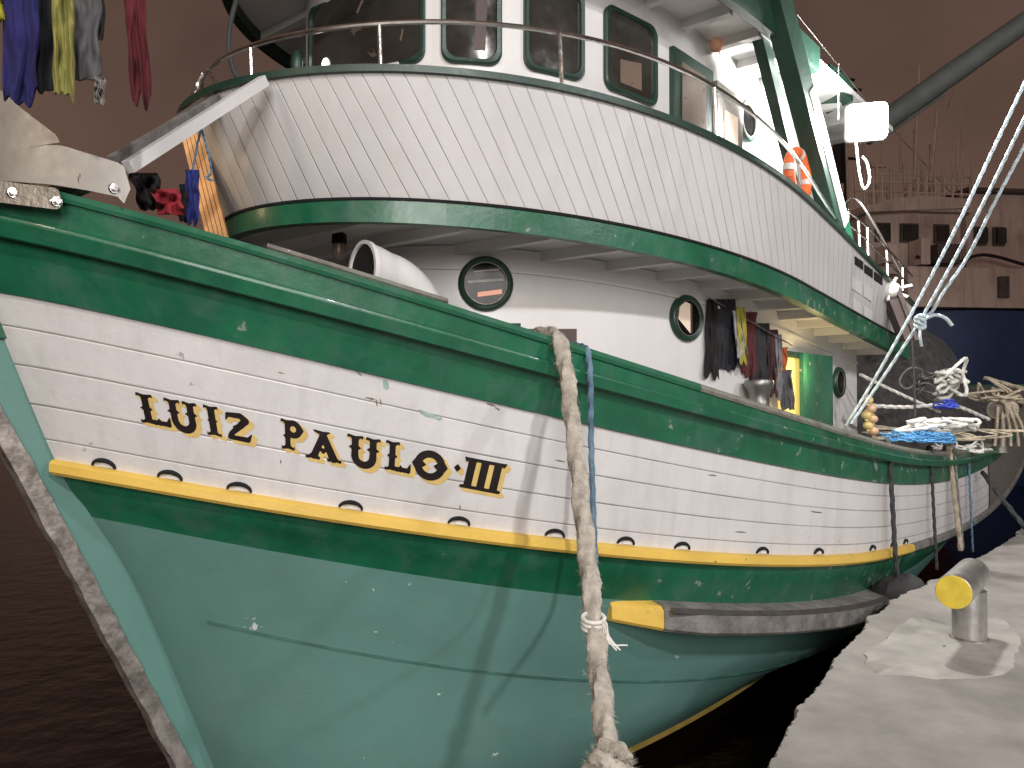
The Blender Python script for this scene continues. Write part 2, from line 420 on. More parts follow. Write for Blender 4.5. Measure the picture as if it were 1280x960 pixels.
# grey sheathing on the quarter
g = G(); uq = u_of(1.4, 1234); rows = []
for i in range(40):
    u = uq + (1 - uq) * i / 39; rows.append([hullp(v, u) + hulln(v, u) * .014 for v in (.52, .8, 1, 1.25, 1.5, 1.75, 1.94)])
g.grid(rows); g.make('quarter_sheathing', M['galv'], boat)

# ---- heavy fender strake
def strake():
    pix = [(778, 764), (800, 769), (855, 780), (900, 781), (950, 778), (1000, 772), (1045, 765), (1100, 750), (1140, 735)]
    fs = lambda s: (s, L3(s)[1] + .12)
    ws = list(np.linspace(5.4, -10, 500))
    zf = zfit(fs, ws, pix, 3, [(-8, .3)])
    sa = crossing(fs, ws, 775)[2]
    def ring(s, out, h):
        a = B(*fs(s + .02), 0); b = B(*fs(s - .02), 0); t_ = (b - a).normalized(); ou = Vector((t_.y, -t_.x, 0))
        if ou.dot(N) < 0: ou = -ou
        p = B(*fs(s), zf(s))
        return [p + ou * x + Z * y for x, y in [(-.3, -h), (out - .02, -h), (out, -h + .02), (out, h - .03), (out - .03, h), (-.3, h + .04)]]
    g = G(); g.ring([ring(sa - .30 - i * .06, .10 if i > 4 else .03 + .0175 * i, .082) for i in range(60)]); ob = g.make('fender_strake', M['greywood'], boat)
    g = G(); g.ring([ring(sa - x, -.10 + x * .42, .065 + x * .05) for x in (0, .06, .12, .2, .298)]); g.make('strake_tip', M['yellow'], ob)
    g = G(); # worn steel edging along the top corner
    g.ring([[q + Z * .004 for q in [ring(sa - .32 - i * .06, .105, .084)[k] for k in (3, 4)]] + [ring(sa - .32 - i * .06, .09, .079)[k] for k in (4, 3)] for i in range(58)])
    g.make('strake_edging', M['alu'], ob)
strake()

# ---- stem
STEM = [(6.52, 2.75), (6.45, 2.4), (6.26, 2.0), (5.93, 1.36), (5.72, .93), (5.43, .33), (4.93, -.72), (4.72, -1.2), (4.4, -1.9)]
def stemring(s, z, a, b, hw, hw2): return [B(s - a, hw, z), B(s - b, hw2, z), B(s - b, -hw2, z), B(s - a, -hw, z)]
pts = bez([Vector((s, z, 0)) for s, z in STEM], 60)
g = G(); g.ring([stemring(p.x, p.y, .34, .02, .095, .045) for p in pts]); stem = g.make('stem_post', M['teal'], boat)
g = G(); g.ring([stemring(p.x, p.y, .085 + .012 * noise.noise(Vector((p.y * 9, 0, 0))), -.012 + .014 * noise.noise(Vector((p.y * 6, 3, 0))), .070, .052) for p in bez([Vector((s, z, 0)) for s, z in STEM], 160)])
g.make('stem_iron', M['band'], stem)
pt2 = [p for p in pts if p.y > 1.85]
g = G(); g.ring([stemring(p.x, p.y, .36, .005, .115, .09) for p in pt2]); g.make('stem_head', M['green'], stem)

# ------------------------------------------------------------------ lettering painted on the bow
def bvh_of(o):
    me = o.data; og = ORG[o.name]
    return BVHTree.FromPolygons([og + v.co for v in me.vertices], [tuple(p.vertices) for p in me.polygons])
HB = bvh_of(planks)
def onhull(x, y, lift, tree=None):
    d = ray(x, y).normalized(); h = (tree or HB).ray_cast(CAM, d)
    if h[0] is None: return None
    n_ = h[1] if h[1].dot(d) < 0 else -h[1]
    return h[0] + n_ * lift
def cap(p, a, b, r0, r1=None):
    r1 = r0 if r1 is None else r1
    ax, ay = a; bx, by = b; dx, dy = bx - ax, by - ay; t = max(0, min(1, ((p[0] - ax) * dx + (p[1] - ay) * dy) / (dx * dx + dy * dy + 1e-9)))
    return math.hypot(p[0] - ax - dx * t, p[1] - ay - dy * t) - (r0 + (r1 - r0) * t)
def bx(p, c, hx, hy): return max(abs(p[0] - c[0]) - hx, abs(p[1] - c[1]) - hy)
def dia(p, c, hx, hy): return (abs(p[0] - c[0]) / hx + abs(p[1] - c[1]) / hy - 1) * min(hx, hy)
def serif(p, x, y, s, w=.2):
    return min(cap(p, (x, y - s * .12), (x + w, y - s * .03), .085, .035), cap(p, (x, y - s * .12), (x - w, y - s * .03), .085, .035),
               cap(p, (x + w, y - s * .03), (x + w + .02, y - s * .11), .035, .02), cap(p, (x - w, y - s * .03), (x - w - .02, y - s * .11), .035, .02))
def stemg(p, x, lo=0, hi=1, hw=.105, top=True, bot=True, sp=.5, w=.2):
    d = bx(p, (x, (lo + hi) / 2), hw, (hi - lo) / 2 - (.08 if top and bot else .04))
    d = min(d, dia(p, (x, sp), hw + .09, .13))
    if top: d = min(d, serif(p, x, hi, 1, w))
    if bot: d = min(d, serif(p, x, lo, -1, w))
    return d
GL = {
 'L': lambda p: min(stemg(p, .28), cap(p, (.3, .09), (.82, .09), .075, .085), cap(p, (.84, .08), (.9, .32), .085, .02), dia(p, (.58, .12), .08, .14)),
 'U': lambda p: min(stemg(p, .25, .3, 1, .1, True, False, .58, .19), stemg(p, .75, .3, 1, .1, True, False, .58, .17),
                    max(abs(math.hypot(p[0] - .5, (p[1] - .33) * .85) - .25) - .105, p[1] - .36)),
 'I': lambda p: stemg(p, .5, hw=.17, w=.3),
 'Z': lambda p: min(cap(p, (.2, .84), (.62, .86), .08, .1), cap(p, (.2, .84), (.12, .66), .07, .02), cap(p, (.78, .72), (.62, .86), .12, .1), cap(p, (.78, .72), (.26, .22), .12, .08),
                    cap(p, (.26, .22), (.2, .1), .08, .08), cap(p, (.2, .1), (.78, .1), .08, .09), cap(p, (.8, .1), (.93, .3), .08, .02), dia(p, (.5, .47), .2, .1)),
 'P': lambda p: min(stemg(p, .28, w=.22, sp=.45), max(min(abs(math.hypot((p[0] - .5) * .85, p[1] - .7) - .2) - .1, 9), .32 - p[0]), cap(p, (.3, .9), (.5, .9), .08), cap(p, (.3, .48), (.5, .49), .07), dia(p, (.84, .7), .08, .12)),
 'A': lambda p: min(cap(p, (.5, .86), (.25, .1), .09, .1), cap(p, (.5, .86), (.78, .1), .1, .12), cap(p, (.3, .36), (.7, .36), .055), serif(p, .22, 0, -1, .16), serif(p, .8, 0, -1, .16),
                    cap(p, (.5, .9), (.26, .97), .08, .035), cap(p, (.5, .9), (.66, .97), .08, .03), dia(p, (.5, .3), .07, .1)),
 'O': lambda p: min(abs(math.hypot((p[0] - .5) * 1.0, (p[1] - .5) * .92) - .35) - .115, dia(p, (.05, .5), .09, .15), dia(p, (.95, .5), .09, .15), dia(p, (.3, .5), .1, .1), dia(p, (.7, .5), .1, .1)),
 '.': lambda p: dia(p, (.5, .5), .42, .14) if True else 0,
 'M': lambda p: min(bx(p, (.18, .5), .10, .46), bx(p, (.5, .5), .10, .46), bx(p, (.82, .5), .10, .46), cap(p, (.04, .93), (.96, .93), .055), cap(p, (.04, .07), (.96, .07), .055),
                    cap(p, (.0, .97), (.04, .86), .03), cap(p, (1.0, .97), (.96, .86), .03)),
}
TX = [('L', 167, 211, 489, 38, .22), ('U', 203, 247, 496, 38, .20), ('I', 249, 276, 504, 38, .17), ('Z', 276, 314, 510, 38, .13), ('P', 350, 382, 522, 38, .04), ('A', 381, 427, 534, 37, .0),
      ('U', 433, 478, 541, 37, -.03), ('L', 481, 518, 549, 37, -.06), ('O', 518, 560, 559, 37, -.1), ('.', 568, 579, 565, 37, -.1), ('M', 583, 633, 570, 39, -.24)]
def glyph(g, fn, X0, X1, Y0, H, sh, lift, shade):
    W = X1 - X0; nx, ny = (46, 50) if fn is not GL['.'] else (16, 50); lo, hi = -.22, 1.25
    asp = W / H
    def f(a, b):
        if not shade: return fn((a, b))
        return min(fn((a - k * 5.6 / W, b + k * 4.0 / H)) for k in (.3, .65, 1)) - .01
    xs = [lo + (hi - lo) * i / nx for i in range(nx + 1)]; ys = [lo + (hi - lo) * j / ny for j in range(ny + 1)]
    F = [[f(a, b) + .003 for b in ys] for a in xs]; cache = {}
    slope = .19
    def mapped(a, b):
        k = (round(a, 5), round(b, 5))
        if k not in cache:
            px = X0 + a * W + sh * (1 - b) * H; py = Y0 + (1 - b) * H + slope * a * W
            cache[k] = onhull(px, py, lift)
        return cache[k]
    for i in range(nx):
        for j in range(ny):
            q = [(i, j), (i + 1, j), (i + 1, j + 1), (i, j + 1)]; v = [F[a][b] for a, b in q]
            if min(v) >= 0: continue
            poly = []
            for k in range(4):
                a, b = q[k], q[(k + 1) % 4]; fa, fb = v[k], v[(k + 1) % 4]
                if fa < 0: poly.append((xs[a[0]], ys[a[1]]))
                if (fa < 0) != (fb < 0):
                    t = fa / (fa - fb); poly.append((xs[a[0]] + (xs[b[0]] - xs[a[0]]) * t, ys[a[1]] + (ys[b[1]] - ys[a[1]]) * t))
            pp = [mapped(*c) for c in poly]
            if len(pp) >= 3 and all(x is not None for x in pp): g.add(pp, [tuple(range(len(pp)))])
ga = G(); gb = G()
for ch, x0, x1, y0, h, sh in TX:
    glyph(gb, GL[ch], x0, x1, y0, h, sh, .0025, True); glyph(ga, GL[ch], x0, x1, y0, h, sh, .0045, False)
gb.make('name_lettering_shade', M['lyellow'], boat, smooth=False); ga.make('name_lettering', M['black'], boat, smooth=False)
# scuffs and smears of green on the white planking
def blot(g, x, y, rx, ry, rot, seed, lift=.0018):
    n = 26; c = onhull(x, y, lift)
    if c is None: return
    ring = []
    for k in range(n):
        a = 2 * math.pi * k / n; q = .55 + .7 * abs(noise.noise(Vector((math.cos(a) * 1.7 + seed, math.sin(a) * 1.7, seed))))+ .25 * random.random()
        dx = math.cos(a) * rx * q; dy = math.sin(a) * ry * q
        ring.append(onhull(x + dx * math.cos(rot) - dy * math.sin(rot), y + dx * math.sin(rot) + dy * math.cos(rot), lift))
    if any(p is None for p in ring): return
    g.add([c] + ring, [(0, 1 + k, 1 + (k + 1) % n) for k in range(n)])
g = G()
for x, y, rx, ry, a in [(482, 480, 9, 4, 1.2), (468, 466, 10, 2, .5), (537, 519, 12, 3, .3), (548, 523, 6, 2, .2), (527, 514, 5, 2, .4), (487, 470, 5, 3, 1)]:
    if 'smear' not in M: M['smear'] = mat('green_paint_smear', (.30, .42, .38), .5, var=.25, vs=20, bump=.05)
    g = G(); blot(g, x, y, rx, ry, a, x)
    if g.v: g.make('paint_smear', M['smear'], boat, smooth=False)
g = G()
for x, y, rx, ry, a in [(471, 504, 5, 1.2, 1.4), (476, 503, 4.5, 1, 1.4), (449, 467, 5, 1.2, .6), (463, 498, 8, 1.2, .2), (614, 506, 7, 1.6, .3), (622, 511, 4, 1.4, .5), (351, 466, 4, .9, .2), (805, 545, 5, 1.5, .5), (836, 553, 3.5, 2, 0), (1087, 600, 3, 2.5, 0), (575, 634, .9, 3.5, 0), (351, 577, .9, 3, 0),
                        (890, 594, 6, 1, .1), (700, 576, 9, 1.0, .2), (1020, 640, 8, 1, .1), (925, 665, 8, 1, .05)]:
    g = G(); blot(g, x, y, rx, ry, a, x)
    if g.v: g.make('paint_scuff', M['galv'], boat, smooth=False)
# scuppers just above the rub rail
for x in (131, 212, 297, 436, 569, 688, 776, 847, 948, 1019, 1086, 1112, 1128):
    u = u_of(2, x); p = hullp(2, u); n_ = hulln(1.97, u); t_ = (hullp(2, u + .003) - hullp(2, u - .003)).normalized(); up = n_.cross(t_); up = up if up.z > 0 else -up
    p = p + up * .05 + n_ * .004
    g = G(); rr = .062
    rings = []
    for k in range(15):
        a = math.pi * k / 14; c = p + t_ * math.cos(a) * rr + up * math.sin(a) * rr * .62
        d = (t_ * math.cos(a) + up * math.sin(a) * .7).normalized()
        th = .006 + .006 * math.sin(a * 1.0)
        rings.append([c + d * th * math.cos(b) + n_ * th * 1.6 * math.sin(b) for b in [2 * math.pi * q / 6 for q in range(6)]])
    g.ring(rings); sc = g.make('scupper', M['dark'], boat)
    g = G(); c = p + t_ * .012; g.add([c + n_ * .006] + [c + t_ * math.cos(math.pi * k / 10) * rr * .62 + up * math.sin(math.pi * k / 10) * rr * .42 + n_ * .002 for k in range(11)], [(0, k, k + 1) for k in range(1, 11)])
    g.make('scupper_flap', M['white2'], sc)

# ------------------------------------------------------------------ decks and houses
def oval(c, a, b, e=2.0, tap=0.0):
    def fn(w_):
        sg = 1 if w_ >= 0 else -1; W = abs(w_)
        if W <= 90:
            ca = max(0, math.cos(R(W))) ** (2 / e); sa = max(0, math.sin(R(W))) ** (2 / e)
            return (c + a * ca, sg * b * sa)
        return (c - (W - 90) * .05, sg * (b - tap * (W - 90) * .05))
    fn.c = c
    return fn
def wlist(fn, saft, n=90):
    we = 90 + (fn.c - saft) / .05
    a = [90 * i / n for i in range(n + 1)] + [90 + (we - 90) * i / 30 for i in range(1, 31)]
    return [-x for x in reversed(a[1:])] + a
def fine(fn, saft, n=400): return wlist(fn, saft, n)
def band(name, fa, za, fb, zb, saft, m, parent=boat, boards=None, n=90, thick=0, shift=None):
    """vertical band between plan curve fa at height za(s) and fb at zb(s)"""
    ws = wlist(fa, saft, n); g = G(); rows = []; uv = []; acc = 0; last = None
    for w_ in ws:
        s, o = fa(w_); w2 = shift(w_) if shift else w_; s2, o2 = fb(w2)
        p = B(s, o, za(s)); q = B(s2, o2, zb(s2))
        if last: acc += (p - last).length
        last = p; rows.append([p + (q - p) * t for t in (0, .33, .66, 1)]); uv.append([(acc / (boards or 1) + .01, t + .01) for t in (0, .33, .66, 1)])
    g.grid(rows, uv)
    if thick:
        rows2 = []
        for (r_, w_) in zip(rows, ws):
            s, o = fa(w_)
            c = B(min(s, fa.c), 0, 0); d = (c - r_[0]); d.z = 0; d = d.normalized() * thick
            rows2.append([p + d for p in r_])
        g.grid(rows2, uv)
        g.grid([[a[-1], b[-1]] for a, b in zip(rows, rows2)]); g.grid([[a[0], b[0]] for a, b in zip(rows, rows2)])
        g.f += []
        for k in (0, -1): g.grid([rows[k], rows2[k]])
    return g.make(name, m, parent)
SA = -3.0      # aft end of upper deck
D = oval(.5, 3.95, 2.2); DT = oval(.5, 4.3, 2.3)
zDb = zfit(D, fine(D, -4), [(300, 292), (330, 290), (380, 284), (450, 280), (520, 279), (600, 284), (700, 298), (800, 318), (900, 345), (1000, 382), (1060, 410), (1125, 446)], 3)
zDt0 = zfit(D, fine(D, -4), [(330, 265), (380, 256), (450, 251), (520, 250), (600, 256), (700, 272), (800, 290), (900, 318), (1000, 356), (1060, 388), (1125, 425)], 3)
zTop = zfit(DT, fine(DT, -4), [(330, 106), (400, 93), (460, 85), (520, 83), (600, 91), (700, 109), (800, 142), (900, 184), (1000, 242), (1060, 296), (1125, 366)], 3)
Dout = oval(.5, 3.99, 2.24)
band('upper_deck_fascia', Dout, zDb, Dout, lambda s: zDt0(s), SA, M['green'], thick=.08)
sh = lambda w_: (1 if w_ >= 0 else -1) * max(0, abs(w_) - min(5, 5 * (abs(w_)) / 30)) if abs(w_) < 90 else w_ - (1 if w_ > 0 else -1) * max(0, 5 - (abs(w_) - 90) * .05)
band('upper_bulwark', D, lambda s: zDt0(s) + .002, DT, zTop, SA, M['board'], boards=.125, n=120, thick=.05, shift=sh)
# cap on upper bulwark
def ringrail(name, fn, zf, sec, m, saft, wlo=None, whi=None, parent=boat, n=90):
    ws = [w_ for w_ in wlist(fn, saft, n) if (wlo is None or w_ >= wlo) and (whi is None or w_ <= whi)]
    P = [B(*fn(w_), zf(fn(w_)[0])) for w_ in ws]; rings = []
    for i, p in enumerate(P):
        t_ = P[min(i + 1, len(P) - 1)] - P[max(0, i - 1)]; t_.z = 0; t_.normalize(); ou = Vector((t_.y, -t_.x, 0))
        if ou.dot(p - B(min(fn.c, fn(ws[i])[0]), 0, p.z)) < 0: ou = -ou
        rings.append([p + ou * x + Z * y for x, y in sec])
    g = G(); g.ring(rings); return g.make(name, m, parent)
circ = lambda r, n=8: [(r * math.cos(2 * math.pi * k / n), r * math.sin(2 * math.pi * k / n)) for k in range(n)]
ringrail('upper_bulwark_cap', DT, zTop, [(-.07, -.012), (.03, -.012), (.03, .03), (-.07, .03)], M['dgreen'], SA)
ringrail('drip_moulding', Dout, zDt0, [(-.02, -.0), (.012, -.0), (.012, .016), (-.02, .018)], M['dark'], SA)
# upper deck plate + soffit
def plate(name, fn, zf, saft, m, parent=boat, th=.03, shrink=.97):
    ws = wlist(fn, saft, 60); ws = [w_ for w_ in ws if w_ >= 0]; g = G()
    for dz in (0, th):
        rows = []
        for w_ in ws:
            s, o = fn(w_); rows.append([B(s if k else s, o * k * shrink, zf(s) + dz) for k in (1, .5, 0, -.5, -1)])
        g.grid(rows)
    g.grid([[B(fn(w_)[0], fn(w_)[1] * k, zf(fn(w_)[0]) + d) for d in (0, th)] for w_ in ws for k in (shrink,)])
    g.grid([[B(fn(w_)[0], -fn(w_)[1] * shrink, zf(fn(w_)[0]) + d) for d in (0, th)] for w_ in ws])
    e = fn(ws[-1]); g.grid([[B(e[0], e[1] * k * shrink, zf(e[0]) + d) for d in (0, th)] for k in (-1, 0, 1)])
    return g.make(name, m, parent)
plate('upper_deck', D, lambda s: zDb(s) + .09, SA, M['white2'])
g = G(); s = 4.1
while s > SA:
    o_ = 2.1 * math.sqrt(max(0, 1 - ((s - .5) / 3.95) ** 2)) if s > .5 else 2.12
    if o_ > .3: g.bar(B(s, -o_, zDb(s) + .055), B(s, o_, zDb(s) + .055), .07, .075)
    s -= .48
g.make('deck_beam', M['white2'], boat, smooth=False)
# deckhouse
H = oval(0, 3.4, 1.75)
band('deckhouse_wall', H, lambda s: z1(min(5, s)) - .3, H, lambda s: zDb(s) + .085, -2.6, M['white2'])
g = G(); g.add([B(-2.6, o, z) for o, z in ((-1.75, .4), (1.75, .4), (1.75, 2.3), (-1.75, 2.3))], [(0, 1, 2, 3)]); g.make('deckhouse_aft_wall', M['white2'], boat)
ringrail('wall_moulding', oval(0, 3.4, 1.75), lambda s: zDb(s) - .08, [(-.01, -.012), (.02, -.012), (.02, .012), (-.01, .012)], M['white2'], -2.6)

def frame_at(fn, saft, x, y):
    c = crossing(fn, [w_ for w_ in fine(fn, saft, 500)], x); w_, Y, s = c
    p = at(x, y, Y); a = B(*fn(w_ - .3), 0); b = B(*fn(w_ + .3), 0); t_ = (b - a).normalized(); n_ = Vector((t_.y, -t_.x, 0))
    if n_.dot(CAM - p) < 0: n_ = -n_
    if t_.x < 0: t_ = -t_
    return p, t_, n_, Y
def disc(c, t_, up, r, n=32, k=1): return [c + t_ * math.cos(2 * math.pi * i / n) * r + up * math.sin(2 * math.pi * i / n) * r * k for i in range(n)]
def porthole(x, y, r, parent=boat, fn=H, saft=-2.6, glow=None):
    p, t_, n_, Y = frame_at(fn, saft, x, y)
    g = G(); prof = [(1.0, -.05), (1.03, .012), (1.0, .035), (.93, .045), (.80, .035), (.76, .02), (.76, -.05)]
    g.grid([disc(p + n_ * h, t_, Z, r * k) for k, h in prof], close=True); ob = g.make('porthole', M['dgreen'], parent)
    g = G(); g.grid([disc(p + n_ * h, t_, Z, r * k) for k, h in [(.80, .03), (.79, .042), (.765, .042), (.755, .03)]], close=True); g.make('steel_rim', M['galv'], ob)
    g = G(); g.add(disc(p + n_ * .02, t_, Z, r * .76), [tuple(range(32))]); g.make('pane', M['pglass'], ob)
    for k in range(6):
        a = k * math.pi / 3 + .4
    return ob, p, t_, n_
ob, p, t_, n_ = porthole(607, 355, .2)
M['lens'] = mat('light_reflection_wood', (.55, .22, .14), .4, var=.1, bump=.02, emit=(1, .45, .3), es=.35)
def strip(ob, p, t_, n_, x0, z0, x1, z1_, h, m, name, lift=.026):
    g = G(); q = lambda a, b: p + t_ * a + Z * b + n_ * lift
    g.add([q(x0, z0), q(x1, z1_), q(x1, z1_ + h), q(x0, z0 + h)], [(0, 1, 2, 3)]); return g.make(name, m, ob, smooth=False)
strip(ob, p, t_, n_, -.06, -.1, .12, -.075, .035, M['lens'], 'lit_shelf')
strip(ob, p, t_, n_, -.13, .0, .13, .02, .02, M['brownglass'], 'inner_bar'); strip(ob, p, t_, n_, -.09, .08, .1, .1, .012, M['brownglass'], 'inner_bar')
ob, p, t_, n_ = porthole(857, 398, .19)
M['warm'] = mat('lit_cream_curtain', (.6, .5, .4), .7, var=.15, bump=.05, emit=(1, .8, .6), es=.22)
g = G(); g.add([p + n_ * .026 + t_ * a + Z * b for a, b in ((-.12, -.01), (.03, -.125), (.03, .12), (-.03, .135), (-.10, .09))], [(0, 1, 2, 3, 4)]); g.make('curtain', M['warm'], ob, smooth=False)
strip(ob, p, t_, n_, .03, -.125, .05, -.125, .25, M['steel'], 'inner_frame', .03)
porthole(1047, 478, .17)

# doorway, open door
p, t_, n_, Y = frame_at(H, -2.6, 985, 490)
tA = -U
def wallbox(name, s0, s1, z0, z1_, off0, off1, m, parent=boat):
    g = G(); g.box(B((s0 + s1) / 2, (off0 + off1) / 2, (z0 + z1_) / 2), U * (s1 - s0) / 2, N * (off1 - off0) / 2, Z * (z1_ - z0) / 2); return g.make(name, m, parent, smooth=False)
def swall(x, off): # s coordinate on plane off seen in column x
    k = (x - 640) / FPX; q = C0 + N * off; return (q.x - k * q.y) / (k * U.y - U.x)
sd0, sd1 = swall(972, 1.75), swall(1000, 1.75)
def zat(x, y, off): return onplane(x, y, off).z
zt = zat(985, 447, 1.76)
dr = wallbox('doorway', sd0, sd1, .45, zt, 1.70, 1.757, M['litdoor'])
wallbox('door_jamb', sd1, sd1 - .08, .45, zt + .05, 1.74, 1.80, M['yellow'], dr); wallbox('door_head', sd0, sd1 - .08, zt + .0, zt + .06, 1.745, 1.805, M['dgreen'], dr)
dl = wallbox('open_door', swall(1003, 1.84), swall(1040, 1.84), .45, zat(1020, 443, 1.84), 1.81, 1.85, M['green2'])
for a, b in ((.52, .95), (1.05, 1.75)): wallbox('door_panel', swall(1009, 1.85) , swall(1033, 1.85), a, b, 1.845, 1.858, M['green2'], dl)
lamp('cabin_lamp', 'POINT', B((sd0 + sd1) / 2 - .1, 2.0, 1.9), 9, (1, .75, .35), .08)

# ---- wheelhouse
WH = oval(.8, 2.9, 1.5, 2.6); ZR = 4.86
band('wheelhouse_wall', WH, lambda s: zDb(s) + .105, WH, lambda s: ZR, -2.4, M['white2'])
g = G(); g.add([B(-2.4, o, z) for o, z in ((-1.5, 2.3), (1.5, 2.3), (1.5, ZR), (-1.5, ZR))], [(0, 1, 2, 3)]); g.make('wheelhouse_aft_wall', M['white2'], boat)
RF = oval(.4, 3.95, 2.06, 2.5)
flat = lambda z: (lambda s: z)
plate('wheelhouse_roof', RF, flat(ZR), -3.0, M['white2'], th=.05)
ringrail('roof_edge', RF, flat(ZR), [(-.05, -.10), (.03, -.10), (.05, -.06), (.05, .14), (-.05, .16)], M['dgreen'], -.35)
ringrail('canopy_edge', RF, flat(ZR), [(-.05, -.0), (.03, -.0), (.03, .055), (-.05, .055)], M['white2'], -2.95)
g = G(); s = 4.0
while s > -2.9:
    o_ = 1.95 * max(0, 1 - (max(0, s - .4) / 3.95) ** 2.5) ** .4
    if o_ > .4: g.bar(B(s, -o_, ZR - .04), B(s, o_, ZR - .04), .07, .08)
    s -= .55
g.make('roof_beam', M['white2'], boat, smooth=False)
ringrail('window_rail', oval(.8, 2.9, 1.5, 2.6), flat(3.88), [(-.01, -.012), (.018, -.012), (.018, .012), (-.01, .012)], M['white2'], -2.4)
def rrect(w_, h, r, n=6, slant=0):
    out = []
    for cx, cy, a0 in ((w_ - r, h - r, 0), (-w_ + r, h - r, 90), (-w_ + r, -h + r, 180), (w_ - r, -h + r, 270)):
        for k in range(n + 1):
            a = R(a0 + 90 * k / n); out.append((cx + r * math.cos(a), cy + r * math.sin(a)))
    return out
def window(x0, x1, zb, zt_, wd=.035, m=None):
    """window set into the curved wheelhouse wall: every point follows the wall"""
    ws = fine(WH, -2.4, 500); wa = crossing(WH, ws, x0)[0]; wb = crossing(WH, ws, x1)[0]
    pa, pb = B(*WH(wa), 0), B(*WH(wb), 0)
    hw = (pb - pa).length / 2; hh = (zt_ - zb) / 2; zc = (zt_ + zb) / 2
    def pt(a, b, out):
        w_ = wa + (wb - wa) * (a / hw + 1) / 2; p = B(*WH(w_), zc + b); q = B(*WH(w_ - .4), 0); r_ = B(*WH(w_ + .4), 0); t_ = (r_ - q).normalized(); n_ = Vector((t_.y, -t_.x, 0))
        if n_.dot(p - B(.8, 0, p.z)) < 0: n_ = -n_
        return p + n_ * out
    rings = []
    for ins, out in ((0, -.02), (0, .03), (.01, .04), (wd, .035), (wd + .005, .012)):
        rings.append([pt(a, b, out) for a, b in rrect(hw - ins, hh - ins, .09)])
    g = G(); g.grid(rings, close=True); ob = g.make('wheelhouse_window', M['dgreen'], boat)
    g = G(); rows = []
    A_ = hw - wd + .002; B_ = hh - wd + .002; r_ = .06
    for i in range(25):
        a = -A_ + 2 * A_ * i / 24; e = max(0, abs(a) - (A_ - r_)); b = B_ - r_ + math.sqrt(max(0, r_ * r_ - e * e))
        rows.append([pt(a, b * k, .014) for k in (-1, -.3, .3, 1)])
    g.grid(rows); g.make('pane', m or M['glass'], ob)
    return ob, pt, hw, hh
w1, pt1, hw1, hh1 = window(388, 531, 3.97, 4.66)
w2, pt2_, hw2, hh2 = window(551, 626, 3.96, 4.66)
w3, *_ = window(654, 729, 3.97, 4.66)
w4, pt4, hw4, hh4 = window(755, 820, 3.98, 4.64)
# blinds/objects seen behind the panes
def quadon(pt, pts, m, ob, name, out=.0165):
    g = G(); cs = [pt(a, b, out) for a, b in pts]; g.add(cs, [tuple(range(len(cs)))]); g.make(name, m, ob, smooth=False)
quadon(pt4, [(-.13, -.24), (.13, -.24), (.13, -.02), (-.13, -.06)], M['brownglass'], w4, 'blind')
quadon(pt1, [(-.05, .12), (.38, -.18), (.40, -.10), (0, .2)], M['brownglass'], w1, 'inner_beam')
quadon(pt1, [(-.1, -.0), (.1, -.25), (.15, -.25), (-.04, .05)], M['shipdark'], w1, 'inner_beam')
quadon(pt2_, [(.02, -.25), (.10, -.25), (.12, .28), (.05, .28)], M['shipdark'], w2, 'inner_pipe')
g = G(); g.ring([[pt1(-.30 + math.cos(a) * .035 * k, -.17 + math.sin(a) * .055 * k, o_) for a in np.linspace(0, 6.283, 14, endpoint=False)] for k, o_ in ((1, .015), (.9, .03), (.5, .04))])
g.make('lamp_reflection', mat('lamp_reflection_glow', (.9, .9, .9), .3, emit=(1, .96, .9), es=6), w1)  # glowing disc on the pane, stands in for the quay lamp's reflection
# wheelhouse door
def onwh(x, out=0):
    c = crossing(WH, fine(WH, -2.4, 500), x); return c
def wpanel(name, x0, x1, zb, zt_, out, th, m, parent=boat):
    ws = fine(WH, -2.4, 500); wa = crossing(WH, ws, x0)[0]; wb = crossing(WH, ws, x1)[0]; g = G()
    a = B(*WH(wa), 0); b = B(*WH(wb), 0); t_ = (b - a).normalized(); n_ = Vector((t_.y, -t_.x, 0)); n_ = n_ if n_.dot(CAM - a) > 0 else -n_
    c = (a + b) / 2 + Z * (zb + zt_) / 2 + n_ * (out + th / 2); g.box(c, t_ * (b - a).length / 2, n_ * th / 2, Z * (zt_ - zb) / 2)
    return g.make(name, m, parent, smooth=False)
d1 = wpanel('wheelhouse_door', 838, 888, 2.6, 4.56, .0, .045, M['dgreen']); wpanel('door_glass', 848, 878, 3.2, 4.46, .045, .006, M['brownglass'], d1)
d2 = wpanel('open_wheelhouse_door', 889, 921, 2.6, 4.48, .03, .045, M['galv']); wpanel('door_window', 897, 914, 3.55, 4.25, .076, .006, M['warm'], d2)
porthole(932, 152, .2, fn=WH, saft=-2.4)
# round horn and small lamp under roof
g = G(); c = at(896, 56, 6.9); g.ball(c, .065, 14, 10, (1, 1, 1)); M['horn'] = mat('rusty_orange_housing', (.35, .17, .1), .5, var=.2); hn = g.make('bulkhead_lamp', M['horn'], boat)
g = G(); g.tube([c, c + Vector((0, .25, .05))], .03); g.tube([c + Vector((.02, 0, -.05)), c + Vector((.03, 0, -.22))], .006); g.make('lamp_bracket', M['steel'], hn)

# handrail on upper deck
RLn = oval(.5, 4.15, 2.22)
zRl = zfit(RLn, fine(RLn, -4), [(300, 70), (380, 38), (470, 22), (560, 22), (640, 32), (700, 45), (800, 72), (880, 100), (960, 155), (1000, 198), (1020, 235)], 3)
hr = ringrail('handrail', RLn, zRl, circ(.017), M['steel'], -.5, wlo=-38)
for x in (310, 472, 700, 894, 1000):
    c = crossing(RLn, fine(RLn, -4), x); s, o = RLn(c[0]); g = G(); g.tube([B(s, o, zRl(s)), B(s + .0, o + .02, zTop(s) + .02)], .015, 8)
    g.make('stanchion', M['steel'], boat)
c = crossing(DT, fine(DT, -4), 800)
